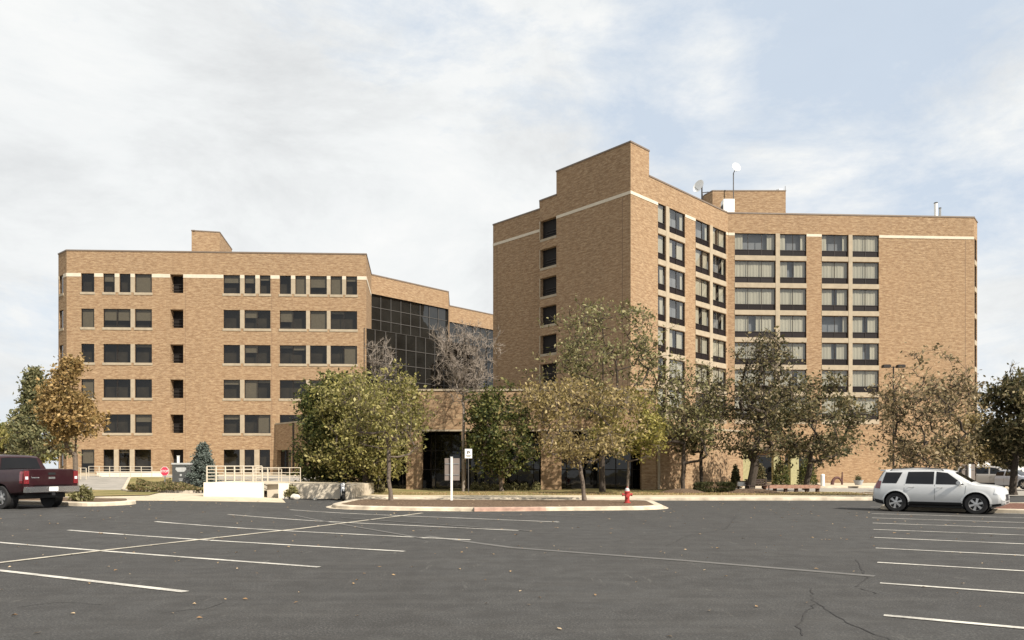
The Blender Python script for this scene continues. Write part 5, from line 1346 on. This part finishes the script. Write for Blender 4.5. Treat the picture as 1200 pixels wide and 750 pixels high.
def build_car(name, label, loc, rz, sp, group=None):
    e = empty(name, loc, rz, label, sp['cat'], group); car = Car(sp)
    x0, x1 = sp['top'][0][0], sp['top'][-1][0]
    xs = sorted({t[0] for k in ('top', 'bot', 'w', 'belt', 'wt') for t in sp[k]} | set(np.linspace(x0, x1, 44).round(3)))
    xs = [x for x in xs if x0 <= x <= x1]
    mb = MB(); rings = []
    for x in xs:
        h = car.sec(x); ring = [(x, p[0], p[1]) for p in h] + [(x, -p[0], p[1]) for p in h[-2:0:-1]]; rings.append(ring)
    n = len(rings[0])
    for a, b in zip(rings, rings[1:]):
        for k in range(n):
            k2 = (k + 1) % n; mb.face([a[k], b[k], b[k2], a[k2]], 0, None, True)
    mb.face(rings[0]); mb.face(rings[-1][::-1])
    body = mb.build('body', sp['paint'], e, merge=True, fixn=True)
    R_ = sp['r']
    # wheel arches cut through the sides
    cut = MB()
    for wx in sp['wheels']:
        for sd in (-1, 1):
            ya, yb = sd * (sp['hw'] - .36), sd * (sp['hw'] + .2); rr_ = R_ + .07
            ring = [(wx + rr_ * cos(2 * pi * k / 28), R_ + .02 + rr_ * sin(2 * pi * k / 28)) for k in range(28)]
            cut.face([(p[0], ya, p[1]) for p in ring]); cut.face([(p[0], yb, p[1]) for p in ring][::-1])
            for k in range(28):
                p, q = ring[k], ring[(k + 1) % 28]; cut.face([(p[0], ya, p[1]), (p[0], yb, p[1]), (q[0], yb, q[1]), (q[0], ya, q[1])])
    co_ = cut.build('cutter', M['black'], e, merge=True, fixn=True)
    md = body.modifiers.new('b', 'BOOLEAN'); md.operation = 'DIFFERENCE'; md.object = co_; md.solver = 'EXACT'
    dg = bpy.context.evaluated_depsgraph_get(); dg.update()
    me = bpy.data.meshes.new_from_object(body.evaluated_get(dg)); body.modifiers.clear(); body.data = me
    cm = co_.data; bpy.data.objects.remove(co_); 
    for p in me.polygons: p.use_smooth = True
    try: me.set_sharp_from_angle(angle=R(35))
    except Exception: pass
    # wells and lips
    mb = MB()
    for wx in sp['wheels']:
        for sd in (-1, 1):
            yo = sd * (sp['hw'] - .10); yi = sd * (sp['hw'] - .35)
            mb = MB(); mb.lathe([(R_ + .062, yo), (R_ + .062, yi), (0, yi)], (wx, 0, R_ + .02), 28, 0, 'y'); mb.build('wheel_well', M['black'], e)
    if sp.get('lip'):
        mb = MB()
        for wx in sp['wheels']:
            for sd in (-1, 1):
                for k in range(20):
                    a, b = pi * (-.12 + 1.24 * k / 20), pi * (-.12 + 1.24 * (k + 1) / 20)
                    def q(r_, t, o):
                        x, z = wx + r_ * cos(t), R_ + .02 + r_ * sin(t); z = max(z, sp['bot'][2][1] + .03); return (x, sd * (car.y(x, z) + o), z)
                    f = [q(R_ + .068, a, .022), q(R_ + .068, b, .022), q(R_ + .14, b, .004), q(R_ + .14, a, .004)]; mb.face(f if sd > 0 else f[::-1], 0, None, True)
        mb.build('arch_trim', sp['lip'], e)
    for wx in sp['wheels']:
        for sd in (-1, 1):
            yc = sd * (sp['hw'] - .12); wd = .23
            t_ = MB(); t_.lathe([(R_ * .62, -wd / 2), (R_ * .95, -wd / 2), (R_, -wd / 2 + .03), (R_, wd / 2 - .03), (R_ * .95, wd / 2), (R_ * .62, wd / 2)], (wx, yc, R_), 32, 0, 'y'); t = t_.build('wheel', M['rubber'], e)
            rm = MB(); fo = sd * (wd / 2 - .03); rr_ = R_ * .66
            rm.lathe([(rr_, sd * wd / 2 * .96), (rr_ * .93, sd * wd / 2 * 1.0), (rr_ * .9, sd * wd / 2 * .8)], (wx, yc, R_), 32, 0, 'y')
            ns = sp.get('spokes', 5)
            for k in range(ns):
                a = k * 2 * pi / ns + .3
                c_, s_ = cos(a), sin(a); w1, w2 = .06, .045
                P = [(-s_ * w1 / 2 + c_ * .04, c_ * w1 / 2 + s_ * .04), (s_ * w1 / 2 + c_ * .04, -c_ * w1 / 2 + s_ * .04), (s_ * w2 + c_ * rr_ * .93, -c_ * w2 + s_ * rr_ * .93), (-s_ * w2 + c_ * rr_ * .93, c_ * w2 + s_ * rr_ * .93)]
                f = [(wx + p[0], yc + fo + sd * .004 * (1 if i < 2 else 0), R_ + p[1]) for i, p in enumerate(P)]; rm.face(f if sd > 0 else f[::-1]); rm.face([(p[0], p[1] - sd * .03, p[2]) for p in f])
            rm.lathe([(.055, fo - sd * .02), (.055, fo + sd * .012), (0, fo + sd * .016)], (wx, yc, R_), 14, 0, 'y')
            r_ = rm.build('rim', M['alloy']); r_.parent = t
            bk = MB(); bk.lathe([(rr_ * .92, sd * .0), (0, sd * .0)], (wx, yc, R_), 24, 0, 'y'); b_ = bk.build('brake_backing', M['black']); b_.parent = t
    for q in sp['windows']:
        for sd in (-1, 1):
            mb = MB(); car.side(mb, q, sd, .008, 8, 5); mb.build('side_window', M['carglass'], e)
    for nm, xa, xb, f0, f1 in sp['screens']:
        mb = MB(); nx, ny = 6, 8
        def pt(i, j):
            x = xa + (xb - xa) * i / nx; wt = interp(sp['wt'], x) - .05; f = f0 + (f1 - f0) * i / nx; y_ = (-1 + 2 * j / ny) * wt * f
            sl = 1 if xa > 0 else -1
            return (x + .012 * sl, y_, car.topz(x, y_) + .012)
        for i in range(nx):
            for j in range(ny): mb.face([pt(i, j), pt(i + 1, j), pt(i + 1, j + 1), pt(i, j + 1)], 0, None, True)
        mb.build(nm, M['carglass'], e)
    # panel seams
    mb = MB()
    for (xa, za, xb, zb) in sp['seams']:
        for sd in (-1, 1):
            if abs(xa - xb) < abs(za - zb): car.side(mb, [(xa - .006, za), (xa + .006, za), (xb + .006, zb), (xb - .006, zb)], sd, .002, 1, 5)
            else: car.side(mb, [(xa, za - .006), (xb, zb - .006), (xb, zb + .006), (xa, za + .006)], sd, .002, 6, 1)
    if sp['seams']: mb.build('door_seams', M['black'], e)
    for q, mt in sp.get('trim', []):
        mb = MB()
        for sd in (-1, 1): car.side(mb, q, sd, .014, 14, 3)
        mb.build('lower_trim', M[mt], e)
    for (x, z) in sp['handles']:
        for sd in (-1, 1):
            y_ = car.y(x, z); mb = MB(); mb.tube([(x - .09, sd * (y_ + .005), z), (x - .07, sd * (y_ + .035), z), (x + .07, sd * (y_ + .035), z), (x + .09, sd * (y_ + .005), z)], .014, 6); mb.build('door_handle', sp.get('handlemat', sp['paint']), e)
    for sd in (-1, 1):
        x, z = sp['mirror']; y_ = car.y(x, z); mb = MB(); bmx = [(x - .06, 0), (x + .09, 0)]
        mb.tube([(x, sd * (y_ - .02), z - .02), (x + .01, sd * (y_ + .08), z), (x + .0, sd * (y_ + .12), z + .03), (x - .01, sd * (y_ + .24), z + .03)], [.03, .05, .095, .075], 10); mb.build('mirror', sp.get('mirrormat', sp['paint']), e)
    for q in sp['tail']:
        for sd in (-1, 1): mb = MB(); car.side(mb, q, sd, .012, 4, 5); mb.build('tail_light', M['redlens'], e)
    for q in sp['head']:
        for sd in (-1, 1): mb = MB(); car.side(mb, q, sd, .012, 5, 4); mb.build('headlight', M['clearlens'], e)
    for nm, mt, bx in sp['boxes']:
        mb = MB(); mb.box(*bx); o = mb.build(nm, M[mt] if isinstance(mt, str) else mt, e)
        bv = o.modifiers.new('bevel', 'BEVEL'); bv.width = min(.03, min(bx[1] - bx[0], bx[3] - bx[2], bx[5] - bx[4]) * .3); bv.segments = 2
    for s_ in ((-1, 1) if sp.get('rails') else ()):
        a, b = sp['rails']; mb = MB(); zz = lambda x: car.topz(x, .6) + .05
        mb.tube([(a, s_ * .62, zz(a) - .06), (a + .08, s_ * .62, zz(a) + .0), ((a + b) / 2, s_ * .62, zz((a + b) / 2) + .01), (b - .08, s_ * .62, zz(b)), (b, s_ * .62, zz(b) - .06)], .02, 6); mb.build('roof_rail', M['framegrey'], e)
    return e
suv = dict(cat='car', paint=M['paintwhite'], hw=.925, r=.37, wheels=(-1.42, 1.44), lip=M['paintwhite'], spokes=6,
    top=[(-2.35, .80), (-2.33, .98), (-2.27, 1.10), (-2.12, 1.36), (-1.97, 1.60), (-1.86, 1.66), (-1.3, 1.69), (-.3, 1.695), (.35, 1.65), (.62, 1.57), (1.28, 1.16), (1.40, 1.11), (1.9, 1.07), (2.15, 1.02), (2.27, .95), (2.33, .84), (2.36, .62)],
    bot=[(-2.35, .42), (-2.2, .32), (-1.9, .26), (1.9, .26), (2.2, .30), (2.35, .38)],
    w=[(-2.35, .76), (-2.28, .84), (-2.05, .90), (-1.4, .925), (1.4, .925), (1.9, .915), (2.15, .87), (2.29, .79), (2.36, .70)],
    belt=[(-2.35, .9), (-2.0, 1.08), (-1, 1.06), (1.0, 1.03), (1.4, 1.0), (2.1, .9), (2.35, .6)],
    wt=[(-2.35, .60), (-1.9, .64), (-1, .67), (.4, .66), (1.25, .70), (2.35, .6)],
    windows=[[(-1.98, 1.12), (-1.42, 1.12), (-1.22, 1.55), (-1.86, 1.55)], [(-1.08, 1.11), (-.05, 1.10), (-.05, 1.58), (-1.0, 1.57)], [(.03, 1.10), (1.02, 1.09), (.42, 1.53), (.03, 1.58)]],
    screens=[('windscreen', .66, 1.24, .93, 1.0), ('rear_window', -2.25, -1.99, .95, .92)],
    seams=[(-1.12, .42, -1.12, 1.08), (-.01, .36, -.01, 1.08), (1.02, .45, 1.08, 1.05), (-1.1, .38, 1.05, .38)],
    trim=[([(-1.0, .265), (1.0, .265), (1.0, .42), (-1.0, .42)], 'black'), ([(-2.27, .36), (-1.92, .30), (-1.92, .43), (-2.27, .50)], 'black'), ([(1.95, .29), (2.25, .35), (2.25, .42), (1.95, .38)], 'black')],
    handles=[(-.85, .98), (.18, .97)], mirror=(.86, 1.13),
    tail=[[(-2.26, .92), (-2.05, .90), (-2.02, 1.10), (-2.22, 1.10)], [(-2.22, 1.10), (-2.02, 1.10), (-2.0, 1.20), (-2.17, 1.22)]], head=[[(2.02, .76), (2.30, .72), (2.27, .88), (2.06, .96)]],
    boxes=[('rear_bumper', 'black', (-2.38, -2.28, -.72, .72, .38, .58)), ('number_plate', 'white', (-2.372, -2.35, -.2, .2, .70, .82)), ('grille', 'black', (2.28, 2.36, -.40, .40, .50, .74)), ('underbody', 'black', (-1.9, 1.9, -.7, .7, .2, .3)), ('exhaust_tip', 'steel', (-2.3, -2.1, .5, .58, .24, .31)), ('spoiler', M['paintwhite'], (-2.12, -1.92, -.58, .58, 1.60, 1.655)), ('front_bumper_insert', 'framegrey', (2.30, 2.37, -.34, .34, .40, .47))], rails=(-1.6, .25))
for k_ in ('top', 'bot', 'w', 'belt', 'wt'): suv[k_] = [(a * .94, b) for a, b in suv[k_]]
for k_ in ('windows', 'tail', 'head'): suv[k_] = [[(a * .94, b) for a, b in q] for q in suv[k_]]
suv['wheels'] = (-1.35, 1.34); suv['trim'] = [([(a * .94, b) for a, b in q], m_) for q, m_ in suv['trim']]
suv['seams'] = [(a * .94, b, c * .94, d_) for a, b, c, d_ in suv['seams']]; suv['screens'] = [(n_, a * .94, b * .94, c, d_) for n_, a, b, c, d_ in suv['screens']]
suv['boxes'] = [(n_, m_, (b[0] + (.14 if b[1] < -1.8 else -.14 if b[0] > 1.8 else .1), b[1] + (.14 if b[1] < -1.8 else -.14 if b[0] > 1.8 else -.1)) + b[2:]) for n_, m_, b in suv['boxes']]
suv['handles'] = [(-.8, .98), (.17, .97)]; suv['mirror'] = (.81, 1.13)
build_car('sport_utility_car', 'silver-white family four-wheel-drive parked side-on at the right of the lot', (16.75, 28.5, 0), R(-40), suv)
trk = dict(cat='pickup truck', paint=M['paintmaroon'], hw=1.01, r=.41, wheels=(-1.72, 1.95), lip=None, spokes=6,
    top=[(-2.95, 1.38), (-2.9, 1.42), (-1.25, 1.40), (-1.2, 1.42), (-1.08, 1.86), (-.95, 1.93), (0, 1.96), (.55, 1.93), (.8, 1.86), (1.45, 1.42), (1.55, 1.36), (2.6, 1.27), (2.85, 1.15), (2.95, .95)],
    bot=[(-2.95, .62), (-2.8, .55), (-2.0, .48), (2.4, .45), (2.8, .50), (2.95, .6)],
    w=[(-2.95, .985), (-2.85, 1.0), (-1.7, 1.01), (1.9, 1.01), (2.7, .97), (2.95, .88)],
    belt=[(-2.95, 1.36), (-1.3, 1.36), (-1.1, 1.33), (1.4, 1.3), (2.6, 1.2), (2.95, .9)],
    wt=[(-2.95, .95), (-1.25, .95), (-1.1, .80), (.6, .78), (1.45, .86), (2.95, .8)],
    windows=[[(-1.0, 1.40), (-.1, 1.39), (-.1, 1.84), (-.93, 1.83)], [(0.0, 1.39), (1.15, 1.36), (.62, 1.80), (0.0, 1.84)]],
    screens=[('windscreen', .84, 1.42, .95, 1.0), ('rear_window', -1.2, -1.09, .86, .84)],
    seams=[(-1.12, .6, -1.12, 1.34), (-.05, .58, -.05, 1.34), (1.25, .6, 1.25, 1.3)],
    trim=[([(-1.25, .49), (1.4, .47), (1.4, .58), (-1.25, .58)], 'black')],
    handles=[(-.9, 1.22), (.12, 1.22)], mirror=(1.05, 1.45),
    tail=[[(-2.94, .92), (-2.78, .92), (-2.78, 1.34), (-2.94, 1.34)]], head=[[(2.6, .85), (2.9, .85), (2.88, 1.05), (2.65, 1.15)]],
    boxes=[('rear_bumper', 'chrome', (-3.10, -2.93, -.96, .96, .60, .80)), ('number_plate', 'white', (-3.112, -3.10, -.16, .16, .64, .79)), ('tailgate', M['paintmaroon'], (-2.985, -2.94, -.80, .80, .86, 1.40)), ('tailgate_handle', 'black', (-3.0, -2.98, -.13, .13, 1.22, 1.30)), ('tailgate_badge', 'chrome', (-2.995, -2.984, -.12, .12, 1.07, 1.14)), ('tailgate_lettering', 'chrome', (-2.993, -2.984, .45, .72, 1.10, 1.14)),
           ('bed_cover', 'black', (-2.85, -1.3, -.84, .84, 1.37, 1.425)), ('underbody', 'black', (-2.6, 2.4, -.75, .75, .38, .55)), ('axle', 'black', (-1.82, -1.62, -.85, .85, .33, .47)), ('bumper_step', 'black', (-3.12, -2.95, -.6, .6, .801, .815)), ('hitch', 'black', (-3.1, -2.9, -.06, .06, .48, .58)), ('grille', 'chrome', (2.90, 2.99, -.55, .55, .80, 1.08))])
hd = Vector((-.906, .42)).normalized(); rc_ = Vector((px(60.5, 26.2), 26.2)); cc = rc_ + hd * 2.98
tr = build_car('pickup_truck', 'dark maroon crew-cab pickup seen from behind at the left edge', (cc.x, cc.y, hgt(rc_.x, rc_.y) - .0), math.atan2(hd.y, hd.x), trk)
for s_ in (-1, 1):
    mb = MB(); mb.box(-3.0, -2.935, s_ * .89 - .085, s_ * .89 + .085, .90, 1.36); o = mb.build('tail_light', M['redlens'], tr); bv = o.modifiers.new('b', 'BEVEL'); bv.width = .025; bv.segments = 3
    mb = MB(); mb.box(-3.004, -2.99, s_ * .89 - .05, s_ * .89 + .05, 1.06, 1.16); mb.build('reversing_light', M['clearlens'], tr)
van = dict(suv); van.update(lip=None, paint=M['painttan'], hw=.97, wheels=(-1.55, 1.5), r=.34,
    top=[(-2.5, .9), (-2.45, 1.1), (-2.3, 1.5), (-2.15, 1.68), (-1.6, 1.75), (-.2, 1.77), (.4, 1.70), (1.45, 1.14), (1.6, 1.08), (2.1, .96), (2.35, .8), (2.5, .6)],
    bot=[(-2.5, .36), (-2.2, .24), (-1.9, .2), (2.0, .2), (2.3, .24), (2.5, .36)], w=[(-2.5, .82), (-2.2, .95), (1.7, .97), (2.2, .86), (2.5, .66)], belt=[(-2.5, .95), (-2, 1.1), (1.2, 1.05), (1.5, 1.0), (2.5, .6)], wt=[(-2.5, .7), (0, .72), (1.5, .76), (2.5, .6)],
    windows=[[(-2.15, 1.14), (-1.25, 1.13), (-1.2, 1.6), (-2.02, 1.58)], [(-1.15, 1.13), (-.1, 1.12), (-.1, 1.63), (-1.12, 1.61)], [(0, 1.12), (1.2, 1.1), (.4, 1.57), (0, 1.63)]], screens=[('windscreen', .5, 1.42, .93, 1.0), ('rear_window', -2.42, -2.2, .9, .9)],
    tail=[[(-2.42, .9), (-2.25, .9), (-2.2, 1.3), (-2.3, 1.3)]], head=[[(2.05, .68), (2.38, .62), (2.33, .76), (2.1, .88)]], mirror=(1.0, 1.14), handles=[(-.9, 1.0), (.2, .99)],
    boxes=[('rear_bumper', 'black', (-2.52, -2.44, -.7, .7, .38, .56)), ('grille', 'black', (2.42, 2.51, -.38, .38, .46, .6)), ('number_plate', 'white', (2.51, 2.52, -.18, .18, .36, .46)), ('underbody', 'black', (-2, 2, -.7, .7, .16, .24))], rails=None)
build_car('minivan', 'pewter minivan parked behind the white car, left of its silver neighbour', (px(1161, 57.5), 57.5, .16), R(-36), van)
sed = dict(suv); sed.update(lip=None, paint=M['paintgrey'], hw=.9, wheels=(-1.38, 1.4), r=.33,
    top=[(-2.35, .7), (-2.3, .95), (-1.7, 1.02), (-.95, 1.38), (-.3, 1.44), (.2, 1.42), (1.15, .98), (1.9, .86), (2.2, .74), (2.35, .55)], bot=[(-2.35, .34), (-2, .22), (-1.9, .2), (2, .2), (2.35, .32)], belt=[(-2.35, .88), (-1.5, .95), (1.1, .92), (2.35, .55)],
    windows=[[(-1.25, .99), (-.1, .98), (-.1, 1.34), (-.85, 1.33)], [(0, .98), (.9, .96), (.25, 1.33), (0, 1.34)]], screens=[('windscreen', .26, 1.1, .92, 1.0), ('rear_window', -1.62, -1.0, .95, .9)],
    seams=[(-.05, .3, -.05, .94)], trim=[], handles=[(-.85, .86), (.12, .85)], mirror=(.75, 1.0), tail=[[(-2.27, .7), (-2.1, .7), (-2.1, .88), (-2.25, .88)]], head=[[(2.0, .6), (2.25, .56), (2.22, .68), (2.05, .76)]],
    boxes=[('grille', 'black', (2.28, 2.36, -.35, .35, .42, .56)), ('number_plate', 'white', (2.36, 2.37, -.18, .18, .36, .46)), ('underbody', 'black', (-2, 2, -.7, .7, .16, .24)), ('headlamp_bar', 'clearlens', (2.22, 2.345, .46, .66, .55, .66)), ('headlamp_bar', 'clearlens', (2.22, 2.345, -.66, -.46, .55, .66))], rails=None)
build_car('saloon_car', 'silver-blue saloon facing the lot at the far right edge', (px(1199, 55), 56.2, .16), R(-68), sed)
